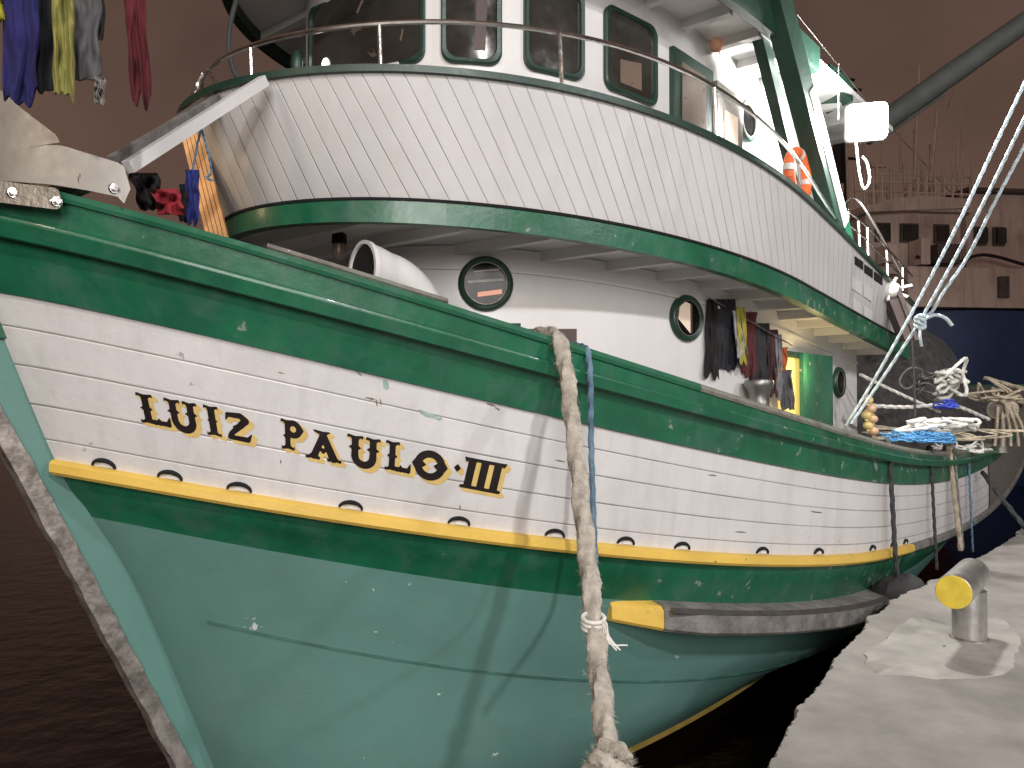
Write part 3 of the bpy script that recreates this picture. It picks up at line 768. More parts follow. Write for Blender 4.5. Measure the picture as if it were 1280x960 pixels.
# flanged end of the rail curling down forward
g = G(); g.tube(bez([B(*RLn(-38), zRl(RLn(-38)[0])), at(262, 92, 5.6), at(245, 110, 5.5), at(236, 132, 5.4), at(236, 150, 5.35)], 20), .016, 8); g.make('rail_end', M['steel'], boat)
# black hose curling off the roof front
g = G(); g.tube(bez([at(300, -14, 5.6), at(289, 25, 5.6), at(286, 60, 5.6), at(293, 90, 5.6), at(306, 106, 5.6)], 24), .018, 8); g.make('hose', M['rubber'], boat)
g = G(); c = at(371, 80, 5.75); g.ball(c, .1, 14, 10, (.45, .45, 1.0)); g.make('running_light', M['dgreen'], boat)

# gallows leg + roof outrigger
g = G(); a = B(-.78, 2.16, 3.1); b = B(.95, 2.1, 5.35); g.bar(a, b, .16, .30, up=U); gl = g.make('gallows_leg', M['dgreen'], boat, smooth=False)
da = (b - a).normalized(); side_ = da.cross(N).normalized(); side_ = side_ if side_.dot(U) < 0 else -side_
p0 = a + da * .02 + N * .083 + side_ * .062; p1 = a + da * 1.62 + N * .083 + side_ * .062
g = G(); g.bar(p0 + da * .22, p1, .165, .012, up=N); g.make('lamplit_face', M['white2'], gl, smooth=False)  # floodlight glare on the green leg, put in as a white plate
g = G(); g.bar(p0 - da * .2, p0 + da * .218, .165, .012, up=N); g.make('lamplit_foot', M['green'], gl, smooth=False)  # brighter green where the painted glare fades out at the foot
g = G(); g.bar(B(-.86, 1.86, 3.1), B(.80, 1.86, 5.3), .10, .14, up=U); g.make('gallows_stiffener', M['dgreen'], boat, smooth=False)
# two pale struts from upper bulwark to the bow
for k, (x0, y0, Y0, x1, y1, Y1, wd) in enumerate([(330, 101, 4.72, 160, 209, 3.85, .05), (300, 108, 5.3, 140, 202, 3.95, .045)]):
    g = G(); g.bar(at(x0, y0, Y0), at(x1, y1, Y1), wd, wd * 1.2); g.make('bow_strut', M['white2'] if k == 0 else M['greywood'], boat, smooth=False)
g = G(); g.bar(at(258, 132, 5.0), at(165, 196, 4.2), .03, .10); g.make('strut_brace', M['shipdark'], boat, smooth=False)
# warm wooden boards at forward opening of the bulwark
g = G()
for k in range(5):
    o = .013 * k; g.bar(at(229 + k * 5.5, 166 + k * .0, 5.35), at(262 + k * 5.5, 300, 5.35), .024, .03, up=(0, 1, 0))
g.make('varnished_end_boards', M['wood'], boat, smooth=False)
lamp('bow_deck_lamp', 'POINT', at(205, 232, 5.15), 1.6, (1, .72, .4), .05)

# bow fitting (anchor roller cheek plates)
def ongun(x, y, out):
    f = lambda s: (s, LG(s)[1] + out); c = crossing(f, np.linspace(6.27, 2, 300), x); return at(x, y, c[1])
def cheek(name, pix, o, th, m, parent=boat):
    top = [p for p in pix]; xs_ = sorted(set([min(p[0] for p in pix) + i * 8 for i in range(40)])); hi = max(p[0] for p in pix); lo_ = min(p[0] for p in pix); g = G(); rows = []
    n = len(pix); cols = []
    for i in range(29):
        x = lo_ + .01 + (hi - lo_ - .02) * i / 28; ys_ = []
        for k in range(n):
            (xa, ya), (xb, yb) = pix[k], pix[(k + 1) % n]
            if (xa - x) * (xb - x) <= 0 and xa != xb: ys_.append(ya + (yb - ya) * (x - xa) / (xb - xa))
        cols.append((x, min(ys_), max(ys_)))
    rings = [[ongun(x, a, o), ongun(x, b, o), ongun(x, b, o - th), ongun(x, a, o - th)] for x, a, b in cols]
    g.ring(rings); return g.make(name, m, parent, auto=30)
ck = cheek('anchor_roller_cheek', [(-60, 196), (0, 190), (60, 181), (78, 182), (150, 204), (160, 212), (163, 236), (158, 252), (152, 257), (148, 246), (110, 238), (60, 230), (0, 226), (-60, 222)], .12, .03, M['alu'])
cheek('upper_plate', [(-60, 70), (0, 112), (30, 138), (72, 170), (75, 178), (60, 180), (0, 191), (-60, 197)], .10, .035, M['alu'], ck)
cheek('lower_plate', [(-60, 222), (0, 226), (70, 235), (77, 240), (78, 256), (72, 262), (0, 253), (-60, 248)], .15, .03, M['galv'], ck)
for x, y, o in ((142, 236, .12), (15, 241, .15), (70, 252, .15)):
    g = G(); p = ongun(x, y, o); g.ring([disc(p + N * h, U, Z, r_, 12) for h, r_ in ((0, .026), (.012, .024), (.012, .014), (.026, .013))]); g.make('bolt', M['steel'], ck)
g = G(); g.tube([ongun(112, 226, .08), ongun(112, 226, .08) - N * .6], .05, 14); g.make('roller', M['galv'], ck)

# ventilator cowl on the foredeck
mc = at(458, 340, 5.05); md = Vector((-.50, -.86, .06)).normalized(); ms = md.cross(Z).normalized(); mu = ms.cross(md)
path = [mc + md * .02, mc - md * .06, mc - md * .16 + Z * -.02, mc - md * .26 - Z * .10, mc - md * .31 - Z * .24, mc - md * .31 - Z * .55]
path = [p + ms * 0 + Vector((.05, 0, 0)) * i for i, p in enumerate(path)]
g = G(); g.tube(bez(path, 30), [.155 + .035 * max(0, 1 - i / 8) - .02 * min(1, i / 20) for i in range(len(bez(path, 30)))], 22, caps=True); cw = g.make('ventilator_cowl', M['white2'], boat)
g = G(); PP = bez(path, 30); e = PP[0]; md = (PP[0] - PP[1]).normalized(); ms = md.cross(Z).normalized(); mu = ms.cross(md); g.add(disc(e + md * .006, ms, mu, .17, 28), [tuple(range(28))]); g.make('cowl_mouth', M['dark'], cw)
g = G(); g.grid([disc(e + md * h, ms, mu, r_, 28) for h, r_ in ((-.01, .193), (.02, .196), (.02, .172), (0, .168))], close=True); g.make('cowl_rim', M['white2'], cw)
# deck lamp under the overhang
c = at(424, 300, 5.6); g = G(); g.ring([disc(c + Z * h, Vector((1, 0, 0)), Vector((0, 1, 0)), r_, 14) for h, r_ in ((.05, .035), (.04, .05), (-.01, .055), (-.03, .05))]); lm = g.make('underdeck_lamp', M['dark'], boat)
g = G(); g.ring([disc(c + Z * h, Vector((1, 0, 0)), Vector((0, 1, 0)), r_, 14) for h, r_ in ((-.03, .045), (-.09, .048), (-.13, .035), (-.15, .01))]); g.make('lamp_globe', M['brownglass'], lm)
# silver mushroom bitt at the rail
def lathe(g, c, prof, n=24): g.ring([disc(c + Z * h, Vector((1, 0, 0)), Vector((0, 1, 0)), r_, n) for h, r_ in prof]); return g
c = at(949, 512, 7.05); g = G(); lathe(g, c, [(-.35, .14), (-.05, .13), (0, .13), (.03, .11), (.06, .09), (.12, .088), (.17, .10), (.20, .125), (.235, .13), (.26, .12), (.265, .02)])
g.make('capstan', M['alu'], boat)
# floodlight at after end of roof
fl = at(1083, 153, 7.9); fd = Vector((-.25, -1, -.12)).normalized(); fs_ = fd.cross(Z).normalized(); fu = fs_.cross(fd)
g = G(); g.ring([[fl - fd * h + fs_ * a * k + fu * b * k for a, b in rrect(.19, .18, .05)] for h, k in ((0, 1), (.03, 1.06), (.16, .8), (.2, .4))]); fh = g.make('deck_floodlight', M['galv'], boat)
g = G(); pl = [fl + fd * .004 + fs_ * a + fu * b for a, b in rrect(.185, .175, .05)]; g.ring([pl, [p + fd * .05 for p in pl]]); g.make('lens', M['lampface'], fh)
g = G(); g.bar(fl - fd * .1 + fu * .2, B(-2.4, 2.0, ZR + .05), .04, .04); g.make('lamp_arm', M['galv'], fh, smooth=False)
g = G(); g.tube(bez([at(1070, 178, 7.95), at(1074, 215, 7.95), at(1080, 236, 7.95), at(1087, 225, 7.95), at(1084, 205, 7.95), at(1078, 196, 7.95)], 30), .012, 8); g.make('lamp_cable', M['whiterope'], fh)
lamp('deck_floodlight_beam', 'POINT', fl + fd * .2, 700, (1, .98, .95), .16)

# after railing and lattice on upper deck
g = G()
def px(g, pts, r, seg=6): g.tube([at(*p) for p in pts], r, seg)
hA = empty('dummy', (0, 0, 0)); bpy.data.objects.remove(hA)
for (x0, y0, x1, y1) in [(1046, 285, 1046, 252), (1060, 298, 1060, 262), (1075, 315, 1073, 276), (1085, 322, 1084, 283), (1110, 352, 1108, 312), (1128, 372, 1128, 333)]:
    g.tube([at(x0, y0, 8.4 + (x0 - 1046) * .012), at(x1, y1, 8.4 + (x0 - 1046) * .012)], .014, 6)
g.tube([at(1046, 252, 8.4), at(1084, 283, 8.86), at(1140, 345, 9.5)], .014, 6); g.tube([at(1046, 268, 8.4), at(1084, 300, 8.86), at(1140, 360, 9.5)], .010, 6)
g.tube(bez([at(1050, 262, 9.2), at(1068, 248, 9.2), at(1090, 275, 9.2), at(1125, 340, 9.3)], 16), .015, 6)
g.make('after_rail', M['steel'], boat)
# louvre openings in the after part of the upper bulwark
UB = bvh_of(bpy.data.objects['upper_bulwark'])
for x, y, w2_, h2, nm, m in ((1073, 329, 5, 5, 'vent_opening', 'dark'), (1085, 339, 5, 5, 'vent_opening', 'dark'), (1097, 348, 5, 5, 'vent_opening', 'dark'), (1137, 379, 4, 6, 'vent_opening', 'dark'),
                             (1070, 357, 6, 8, 'white_plate', 'white2'), (1084, 366, 5, 8, 'white_plate', 'white2'), (1070, 383, 5, 7, 'white_plate', 'white2'), (1084, 392, 5, 7, 'white_plate', 'white2')):
    q = [onhull(x + a * w2_, y + b * h2 + a * w2_ * .7, .004, UB) for a, b in ((-1, -1), (1, -1), (1, 1), (-1, 1))]
    if all(q): g = G(); g.prism(q, N * .006); g.make(nm, M[m], boat, smooth=False)
# capstan-like white winch head on arm (aft of upper deck)
c = at(1112, 362, 8.75); g = G(); g.ball(c, .12, 16, 10, (1, .7, .8))
for k in range(6):
    a = k * math.pi / 3 + .3; g.tube([c, c + Vector((math.cos(a) * .23, -.06, math.sin(a) * .13))], .018, 6)
wn = g.make('winch_head', M['whiterope'], boat)
g = G(); g.bar(at(1113, 372, 8.8), at(1134, 425, 8.8), .16, .12); g.bar(at(1122, 360, 8.7), at(1146, 425, 8.7), .03, .05); g.make('winch_arm', M['shipdark'], wn, smooth=False)
# mast boom
g = G(); g.tube([at(1080, 170, 12.5), at(1190, 92, 12.2), at(1310, 8, 12)], [.17, .17, .15], 16); g.tube([at(1100, 175, 12), at(1180, 118, 11.5)], .02, 6); g.make('cargo_boom', M['boomgreen'], boat)
g = G(); g.tube([B(-4.4, 0, 1.0), B(-4.4, 0, 6.9)], .13, 16); g.make('mast', M['boomgreen'], boat)
g = G()
for p_ in [((996, 18, 7.5), (1085, 128, 8.6)), ((1000, 60, 8), (1048, 108, 8.2)), ((1048, 80, 8.2), (1048, 150, 8.2))]: g.tube([at(*p_[0]), at(*p_[1])], .006, 5)
g.make('stay_wire', M['steel'], boat)
g = G(); c = at(1036, 112, 8.6); g.box(c, (.16, .1, -.06), (-.06, .2, 0), (0, 0, .10)); g.make('roof_locker', M['dgreen'], boat, smooth=False)
# dark hatch board and green board standing behind the rail
for nm, x0, x1, y0, y1, o, m in (('hatch_board', 652, 721, 411, 440, 1.95, 'shipdark'), ('rail_chock', 614, 651, 404, 425, 1.95, 'dgreen')):
    pa = at(x0, y0, 4.75); pb = at(x1, y0, 4.75 + (x1 - x0) * .003); h = Vector((0, 0, -(y1 - y0) / 1000 * 4.8)); g = G(); g.prism([pa, pb, pb + h, pa + h], (0, .06, 0)); g.make(nm, M[m], boat, smooth=False)

# ------------------------------------------------------------------ ropes
def rope(name, path, r, m, label, cat='rope', n=None, fuzz=0, group=None, lobes=3, amp=.16, tw=None, seg=14, jit=0, parent=None):
    ln = sum((Vector(b) - Vector(a)).length for a, b in zip(path, path[1:])); n = n or int(max(30, min(500, ln / (r * .45))))
    P = bez(path, n); g = G(); g.tube(P, r, seg, True, tw or (2 * math.pi / (r * 7) * 1.0), amp, lobes, jit)
    if fuzz:
        for _ in range(fuzz):
            i = random.randrange(len(P) - 1); p = P[i]; d = Vector((random.gauss(0, 1), random.gauss(0, 1), random.gauss(0, 1))).normalized()
            q = p + d * r * .9; e = q + d * r * random.uniform(.25, .8) + Vector((0, 0, -r * .3)); sd = Vector((random.gauss(0, 1), random.gauss(0, 1), random.gauss(0, 1))).normalized() * .0012
            g.add([q - sd, q + sd, e], [(0, 1, 2)])
    o = g.make(name, m, parent)
    if not parent: tag(o, label, cat, group)
    return o
gu = hullp(0, u_of(0, 690)) + Z * .05
rp_ = [at(672, 418, gu.y + .28), at(685, 417, gu.y + .12), at(697, 424, gu.y - .05), at(706, 452, gu.y - .16), at(716, 530, gu.y - .36), at(728, 640, gu.y - .62), at(737, 720, gu.y - .86), at(744, 790, gu.y - 1.08), at(752, 870, gu.y - 1.35), at(760, 935, gu.y - 1.6)]
rope('mooring_rope', rp_, .041, M['rope'], 'thick frayed hemp mooring rope hanging over the green bulwark to the quay', 'mooring rope', fuzz=4200, seg=18, jit=.22)
g = G(); kc = at(762, 952, gu.y - 1.65)
for k in range(5):
    a0 = k * 1.3; cpts = [kc + Vector((math.cos(a0 + t) * (.055 + .01 * k), math.sin(a0 + t) * .05, -.03 * k + .03 * math.sin(2 * t + k))) for t in np.linspace(0, 5.8, 9)]
    g.tube(bez(cpts, 60), .028, 10, True, 150, .15, 3, .15)
for _ in range(900):
    d = Vector((random.gauss(0, 1), random.gauss(0, 1), random.gauss(0, 1))).normalized(); q = kc + Vector((d.x * .085, d.y * .08, d.z * .08 - .04)); sd = Vector((random.gauss(0, 1), 0, random.gauss(0, 1))).normalized() * .0012
    g.add([q - sd, q + sd, q + d * random.uniform(.015, .04)], [(0, 1, 2)])
tag(g.make('rope_knot', M['rope']), 'fuzzy knotted eye at lower end of the thick mooring rope', 'rope knot')
# frayed whipping on the rope
fc = at(742, 778, gu.y - 1.06); g = G()
for k in range(3): g.tube(bez([fc + Vector((math.cos(t) * .048, math.sin(t) * .048, .02 * k - .02 + .01 * math.sin(t))) for t in np.linspace(0, 6.3, 9)], 40), .009, 8)
for k in range(9):
    g.tube(bez([fc + Vector((.03, -.04, .02)), fc + Vector((.05 + .01 * random.random(), -.06, .01 - .01 * k)), fc + Vector((.05 + .012 * k * random.random(), -.06, -.05 - .012 * k * random.random()))], 8), .0035, 5)
tag(g.make('rope_whipping', M['whiterope']), 'pale frayed twine tied round the middle of the thick mooring rope', 'twine')
g2 = hullp(0, u_of(0, 735)) + Z * .05
rope('hanging_line', [at(712, 430, g2.y + .3), at(728, 433, g2.y + .1), at(735, 441, g2.y - .06), at(738, 480, g2.y - .12), at(739, 560, g2.y - .13), at(742, 650, g2.y - .14), at(745, 720, g2.y - .2), at(746, 768, g2.y - .9)], .0165, M['bluerope'], 'thin faded blue rope hanging down the hull beside the thick rope', 'rope', seg=10, amp=.14)
# black line over the side and grey fender
g3 = hullp(0, u_of(0, 1112)); yb = g3.y - .25
rope('fender_line', [at(1106, 552, g3.y + .1), at(1111, 556, g3.y - .1), at(1115, 620, yb), at(1119, 690, yb), at(1123, 727, yb)], .020, M['blackrope'], 'black fender line hanging over the rail at the end of the yellow rub rail', 'rope', seg=8)
c = at(1127, 742, yb + .05); g = G(); rows = []
for i in range(13):
    a = math.pi * i / 12; rows.append([c + Vector((math.cos(b) * math.sin(a) * .24, math.sin(b) * math.sin(a) * .16, math.cos(a) * .17)) * (1 + .14 * noise.noise(Vector((math.cos(b) * 2, math.sin(b) * 2, a)))) for b in np.linspace(0, 2 * math.pi, 18, endpoint=False)])
g.ring(rows); tag(g.make('boat_fender', M['rubber']), 'dark soft fender wedged between the hull and the quay edge', 'fender')
def sideline(name, x, ys, xe, ye, m, r, label, k=.22):
    q = hullp(0, u_of(0, x)); return rope(name, [at(x - 6, ys + 1, q.y + .15), at(x, ys, q.y - .1), at(x + (xe - x) * .4, ys + (ye - ys) * .4, q.y - k), at(xe, ye, q.y - k)], r, m, label, seg=8)
sideline('side_line', 1163, 562, 1171, 712, M['blackrope'], .016, 'thin dark line hanging down the stern quarter left of the two grey ropes')
sideline('side_line', 1186, 560, 1201, 688, M['tanrope'], .026, 'doubled grey rope hanging down the stern quarter above the bollard')
sideline('side_line', 1192, 560, 1204, 686, M['greywood'], .014, 'thin pale strand beside the doubled grey rope on the stern quarter', .26)
sideline('side_line', 1210, 562, 1216, 690, M['bluerope'], .013, 'thin blue grey line hanging furthest aft on the hull')
rope('stern_line', [at(1228, 590, 10.3), at(1250, 620, 9.9), at(1290, 670, 9.4)], .028, M['blackrope'], 'dark stern line running down from the hull to the quay at right edge', seg=8)
# three pale lines running up from the rail to upper right
for (pts, lab) in [([(1058, 532, 7.9), (1100, 462, 7.8), (1150, 372, 7.6), (1195, 285, 7.3), (1240, 190, 7.0), (1275, 116, 6.8), (1340, -20, 6.3), (1420, -200, 5.8)], 'leftmost of three pale mooring lines rising steeply at the right'),
                   ([(1064, 530, 7.8), (1105, 470, 7.75), (1146, 408, 7.6), (1162, 380, 7.5), (1195, 320, 7.3), (1240, 232, 7.0), (1292, 124, 6.7), (1360, -20, 6.3), (1440, -200, 5.8)], 'middle of three pale mooring lines rising steeply at the right'),
                   ([(1152, 402, 7.65), (1166, 388, 7.5), (1180, 364, 7.4), (1210, 320, 7.3), (1245, 250, 7.0), (1300, 144, 6.7), (1375, -20, 6.3), (1460, -200, 5.8)], 'rightmost of three pale mooring lines, ending at the knot')]:
    rope('mooring_line', [at(*p) for p in pts], .0142, M['palerope'], lab, 'mooring line', group='pale mooring lines at the right', seg=10, amp=.12)
kc = at(1150, 402, 7.55); g = G()
for k in range(4): g.tube(bez([kc + Vector((math.cos(t + k) * .042, math.sin(t + k) * .035, math.sin(t) * .03 + .02 * k - .035)) for t in np.linspace(0, 6.2, 9)], 40), .017, 8, True, 200, .15)
g.tube(bez([kc, at(1168, 394, 7.5), at(1182, 398, 7.5), at(1190, 407, 7.5)], 20), .017, 8, True, 200, .15); g.tube(bez([kc, at(1150, 420, 7.5), at(1152, 433, 7.5)], 12), .014, 8)
tag(g.make('line_knot', M['palerope']), 'pale blue knot joining the steep mooring lines with its loose tail', 'rope knot')

# ------------------------------------------------------------------ stern gear
def heap(name, c, rx, ry, h, m, label, cat, seed=0, amp=.35, nx=80, fs=2.2):
    g = G(); rows = []
    for i in range(nx // 2):
        r_ = i / (nx // 2 - 1); row = []
        for k in range(nx):
            a = 2 * math.pi * k / nx; x = math.cos(a) * r_; y = math.sin(a) * r_
            rid = abs(noise.noise(Vector((x * fs + seed, y * fs, seed)))) ; hh = (1 - r_ ** 3.2) * (1 + amp * noise.noise(Vector((x * 1.3 + seed, y * 1.3, 5)))) + amp * .8 * (rid - .2) * (1 - r_ * .6) + .05 * noise.noise(Vector((x * 9, y * 9, seed)))
            row.append(Vector(c) + U * (x * rx) + N * (y * ry) + Z * (max(-.05, hh) * h))
        rows.append(row)
    g.grid(rows, close=True); o = g.make(name, m, auto=180); tag(o, label, cat); return o
heap('net_pile', B(-7.4, .9, .5), 3.0, 1.5, 2.1, M['net'], 'big mound of black fishing net on the stern deck', 'fishing net', 3)
heap('net_pile', B(-8.8, 1.6, .6), 1.7, .9, 1.35, M['net'], 'lower dark net heap at the far stern beside the wrapped bitt', 'fishing net', 9)
def tangle(name, c, R3, r, m, n, label, cat='rope', seed=1, flat_=.4):
    rnd = random.Random(seed); g = G(); P = []; c = Vector(c); q = Vector((0, 0, .2))
    for k in range(n):
        q = Vector((max(-.8, min(.8, q.x + rnd.gauss(0, .35))), max(-.8, min(.8, q.y + rnd.gauss(0, .35))), max(0, min(.85, q.z + rnd.gauss(0, .25)))))
        a0 = rnd.uniform(0, 6.28); lr = rnd.uniform(.25, .6); tx, tz = rnd.gauss(0, .5), rnd.gauss(.2, .5)
        for b in range(rnd.choice((3, 4, 5))):
            a = a0 + b * 1.35; v = Vector((math.cos(a) * lr, math.sin(a) * lr, (math.cos(a) * tx + math.sin(a) * tz) * lr))
            w3 = q + v; P.append(c + Vector((w3.x * R3[0], w3.y * R3[1], max(0, w3.z) * R3[2])))
    g.tube(bez(P, len(P) * 8), r, 7, True, 2 * math.pi / (r * 8), .15); o = g.make(name, m); tag(o, label, cat); return o
def gz(x, dz=0): q = hullp(0, u_of(0, x)); return q
q = gz(1145)
tangle('blue_net_bundle', at(1145, 552, q.y + .35), (.26, .22, .09), .007, M['bluenet'], 55, 'bright blue netting heaped on the rail of the stern', 'netting', 2)
tangle('rope_coil', at(1165, 538, q.y + .55), (.42, .2, .12), .018, M['whiterope'], 14, 'loose white rope coil lying beside the bright blue netting', 'rope', 3)
tangle('rope_tangle', at(1188, 508, 9.6), (.33, .2, .42), .020, M['whiterope'], 11, 'upright tangle of white rope standing over the net pile', 'rope', 8)
tangle('cord_tangle', at(1205, 548, q.y + 1.1), (.85, .3, .12), .011, M['tanrope'], 26, 'tan cords strewn along the stern rail', 'cord', 5)
tangle('blue_cord_tangle', at(1178, 510, 9.5), (.13, .1, .1), .010, mat('deep_blue_cord', (.04, .07, .45), .7), 16, 'small deep blue cord inside the white rope tangle', 'cord', 6)
tangle('rope_tangle', at(1222, 500, 10.6), (.38, .25, .3), .015, M['tanrope'], 18, 'loose tan rope tangle between the white tangle and the wrapped bitt', 'rope', 21)
tangle('rope_tangle', at(1150, 500, 10.4), (.30, .2, .35), .012, M['greywood'], 12, 'thin grey cord tangle low on the front of the net pile', 'rope', 23)
tangle('rope_tangle', at(1205, 565, 9.9), (.30, .12, .25), .012, M['whiterope'], 12, 'thin white cords spilling over the stern rail', 'rope', 25)
rope('stretched_line', [at(1075, 468, 9.0), at(1120, 490, 9.2), at(1175, 515, 9.6)], .018, M['whiterope'], 'upper white line stretched across the net pile', seg=8)
rope('stretched_line', [at(1088, 507, 8.9), at(1130, 509, 9.2), at(1190, 507, 9.7), at(1236, 524, 10.2)], .022, M['whiterope'], 'lower white line stretched level across the net pile', seg=8)
rope('stretched_line', [at(1230, 472, 12.5), at(1300, 492, 12)], .03, M['tanrope'], 'upper tan line leading off to the right above the stern', seg=8)
rope('stretched_line', [at(1240, 486, 12), at(1300, 512, 11.5)], .03, M['tanrope'], 'lower tan line leading off to the right above the stern', seg=8)
rope('standing_line', [at(1140, 425, 8.5), at(1143, 480, 8.5), at(1144, 550, 8.5)], .012, M['blackrope'], 'thin dark line hanging straight down before the net pile', seg=7)
bc = at(1250, 512, 11.2); bt = empty('stern_bitt', bc - Z * .6, 'rope wrapped mooring bitt on the stern rail at right edge', 'bitt')
g = G(); g.tube([bc - Z * .6, bc + Z * .02], .1, 14); g.tube([bc + Vector((-.12, -.1, 0)), bc + Vector((.3, .25, 0))], .09, 14); g.make('post', M['galv'], bt)
g = G()
for k in range(9): c = bc + Vector((-.08 + k * .04, -.08 + k * .035, 0)); g.tube(bez([c + Vector((math.cos(t) * .08, -math.cos(t) * .09, math.sin(t) * .12)) for t in np.linspace(0, 6.3, 10)], 30), .022, 7)
for k in range(5): g.tube(bez([bc + Vector((-.1 + k * .05, -.12, .05)), bc + Vector((-.16 + k * .09, -.18, -.25)), bc + Vector((-.2 + k * .11, -.2, -.5))], 12), .02, 7)
g.make('rope_wrapping', M['tanrope'], bt)
for k, (x, y) in enumerate([(1085, 500), (1089, 511), (1083, 519), (1091, 524), (1085, 532), (1092, 539)]):
    c = at(x, y, 8.75); g = G(); g.ball(c, .055, 14, 10, (1, 1, .85)); g.tube([c - Z * .06, c + Z * .06], .02, 8)
    tag(g.make('net_float', M['floaty'] if k % 2 == 0 else mat('ochre_float', (.5, .33, .2), .6)), 'small yellow or ochre float in the string hung behind the aft deckhouse corner', 'net float', 'string of net floats')

# ------------------------------------------------------------------ clothes
def cloth(name, x0, x1, y0, y1, Y, m, label, folds=4, wob=.3, seed=0, group=None, flare=1.0, lean=0, cat='clothing', depth=.03, nx=26, ny=34, Y1=None):
    rnd = random.Random(seed); g = G(); rows = []; cx = (x0 + x1) / 2
    for j in range(ny + 1):
        v = j / ny; row = []
        for i in range(nx + 1):
            u = i / nx; wgt = 1 + (flare - 1) * v + wob * noise.noise(Vector((seed * 3.1, v * 3, 1 if u > .5 else 4)))
            x = cx + (u - .5) * (x1 - x0) * wgt + lean * v + 4 * wob * noise.noise(Vector((seed, v * 4, 0)))
            y = y0 + (y1 - y0) * v * (1 + .16 * noise.noise(Vector((u * 3.5, seed, 2)))) if True else 0
            yy = Y + ((Y1 or Y) - Y) * u + depth * .7 * math.sin(u * folds * 3.1 + seed + 4 * noise.noise(Vector((v * 1.6, seed, u * 1.5)))) * (.5 + .5 * v) + depth * 1.3 * noise.noise(Vector((u * 4, v * 3.5, seed * 2))) + .02 * noise.noise(Vector((u * 5, v * 5, seed)))
            row.append(at(x, y, yy))
        rows.append(row)
    g.grid(rows); g.grid([[p + Vector((0, .012, 0)) for p in r_] for r_ in rows])
    for e in (0, -1): g.grid([[p, p + Vector((0, .012, 0))] for p in rows[e]])
    for e in (0, -1): g.grid([[r_[e], r_[e] + Vector((0, .012, 0))] for r_ in rows])
    o = g.make(name, m, auto=180); tag(o, label, cat, group); return o
GC = 'laundry hung above the bow'
cloth('hanging_trousers', 4, 46, -40, 126, 3.4, cloth_mat('navy_cloth', (.02, .018, .16)), 'navy blue trousers hanging at the top left corner', 3, seed=1, group=GC)
cloth('hanging_shirt', 36, 70, -40, 112, 3.5, cloth_mat('black_cloth', (.012, .012, .014)), 'black garment hanging between navy trousers and yellow vest', 3, seed=2, group=GC)
cloth('hanging_vest', 66, 92, -10, 118, 3.35, cloth_mat('yellow_cloth', (.42, .40, .10)), 'yellow garment hanging in front of the grey shirt', 3, seed=3, group=GC)
cloth('hanging_shirt', 72, 120, -40, 98, 3.45, cloth_mat('grey_cloth', (.16, .16, .165)), 'grey shirt hanging with pale hem beside the yellow vest', 4, seed=4, group=GC, flare=1.1, lean=6)
cloth('hanging_sleeve', 110, 128, -30, 50, 3.55, cloth_mat('dark_grey_cloth', (.03, .03, .03)), 'short dark sleeve hanging right of the grey shirt', 2, seed=5, group=GC)
cloth('hanging_glove', 118, 130, 96, 128, 3.4, cloth_mat('pale_cloth', (.4, .38, .34)), 'small pale glove dangling under the grey shirt', 1, seed=6, group=GC)
cloth('hanging_scarf', 152, 182, -30, 126, 3.5, cloth_mat('dark_red_cloth', (.16, .012, .022)), 'long dark red garment hanging alone against the sky', 3, seed=7, group=GC, lean=10, flare=.75)
cloth('hanging_rag', -12, 9, -30, 24, 3.4, cloth_mat('bright_yellow_cloth', (.62, .56, .03)), 'bright yellow rag at the very corner of the picture', 2, seed=8, group=GC)
rope('clothes_line', [at(-40, -36, 3.4), at(80, -34, 3.45), at(200, -42, 3.55), at(300, -70, 4.6)], .006, M['blackrope'], 'thin clothes line strung above the bow for the laundry', 'clothes line', seg=6)
GD = 'work clothes hung under the deck overhang'
col = lambda n, c: cloth_mat(n, c)
def dc(x0, x1, y0, y1, c, lab, seed, Y=None, **k):
    Yc = Y or 6.75 + (x0 - 885) * .0085
    cloth('work_clothing', x0, x1, y0, y1, Yc, col('cloth_%d' % seed, c), lab, k.pop('folds', 3), seed=seed, group=GD, Y1=Yc + (x1 - x0) * .008, **k)
dc(884, 896, 374, 470, (.012, .012, .013), 'narrow black garment at the left end of the hung work clothes', 11, flare=1.5)
dc(892, 918, 374, 462, (.035, .035, .045), 'dark grey jacket second from the left under the overhang', 12, flare=1.1)
dc(912, 928, 384, 455, (.03, .03, .20), 'blue garment with bright edge beside the yellow and white one', 13)
dc(915, 926, 388, 448, (.6, .6, .58), 'white trousers leg hung before the blue garment', 14, Y=6.85, lean=7)
dc(920, 931, 384, 454, (.6, .55, .10), 'yellow strip of cloth hung before the red shirt', 15, Y=6.87, lean=5)
dc(926, 946, 390, 470, (.17, .03, .035), 'dark red shirt in the middle of the hung work clothes', 16)
dc(914, 946, 440, 495, (.05, .05, .04), 'olive trousers hanging lowest behind the capstan', 17, Y=7.1)
dc(940, 962, 404, 490, (.045, .045, .05), 'charcoal jacket right of the dark red shirt', 18, flare=1.1)
dc(958, 972, 412, 495, (.10, .03, .04), 'maroon speckled shirt right of the charcoal jacket', 19, lean=4)
dc(966, 977, 418, 500, (.33, .33, .35), 'pale grey shirt near the lit doorway', 20, lean=4)
dc(974, 984, 434, 464, (.7, .17, .05), 'orange cloth hanging beside the lit doorway', 21)
dc(974, 990, 462, 512, (.14, .14, .15), 'grey trousers hanging lowest in front of the lit doorway', 22, lean=4)
rope('clothes_rail', [at(886, 372, 6.74), at(990, 432, 7.6)], .008, M['steel'], 'thin rail under the overhang carrying the work clothes', 'rail', seg=6, amp=0)
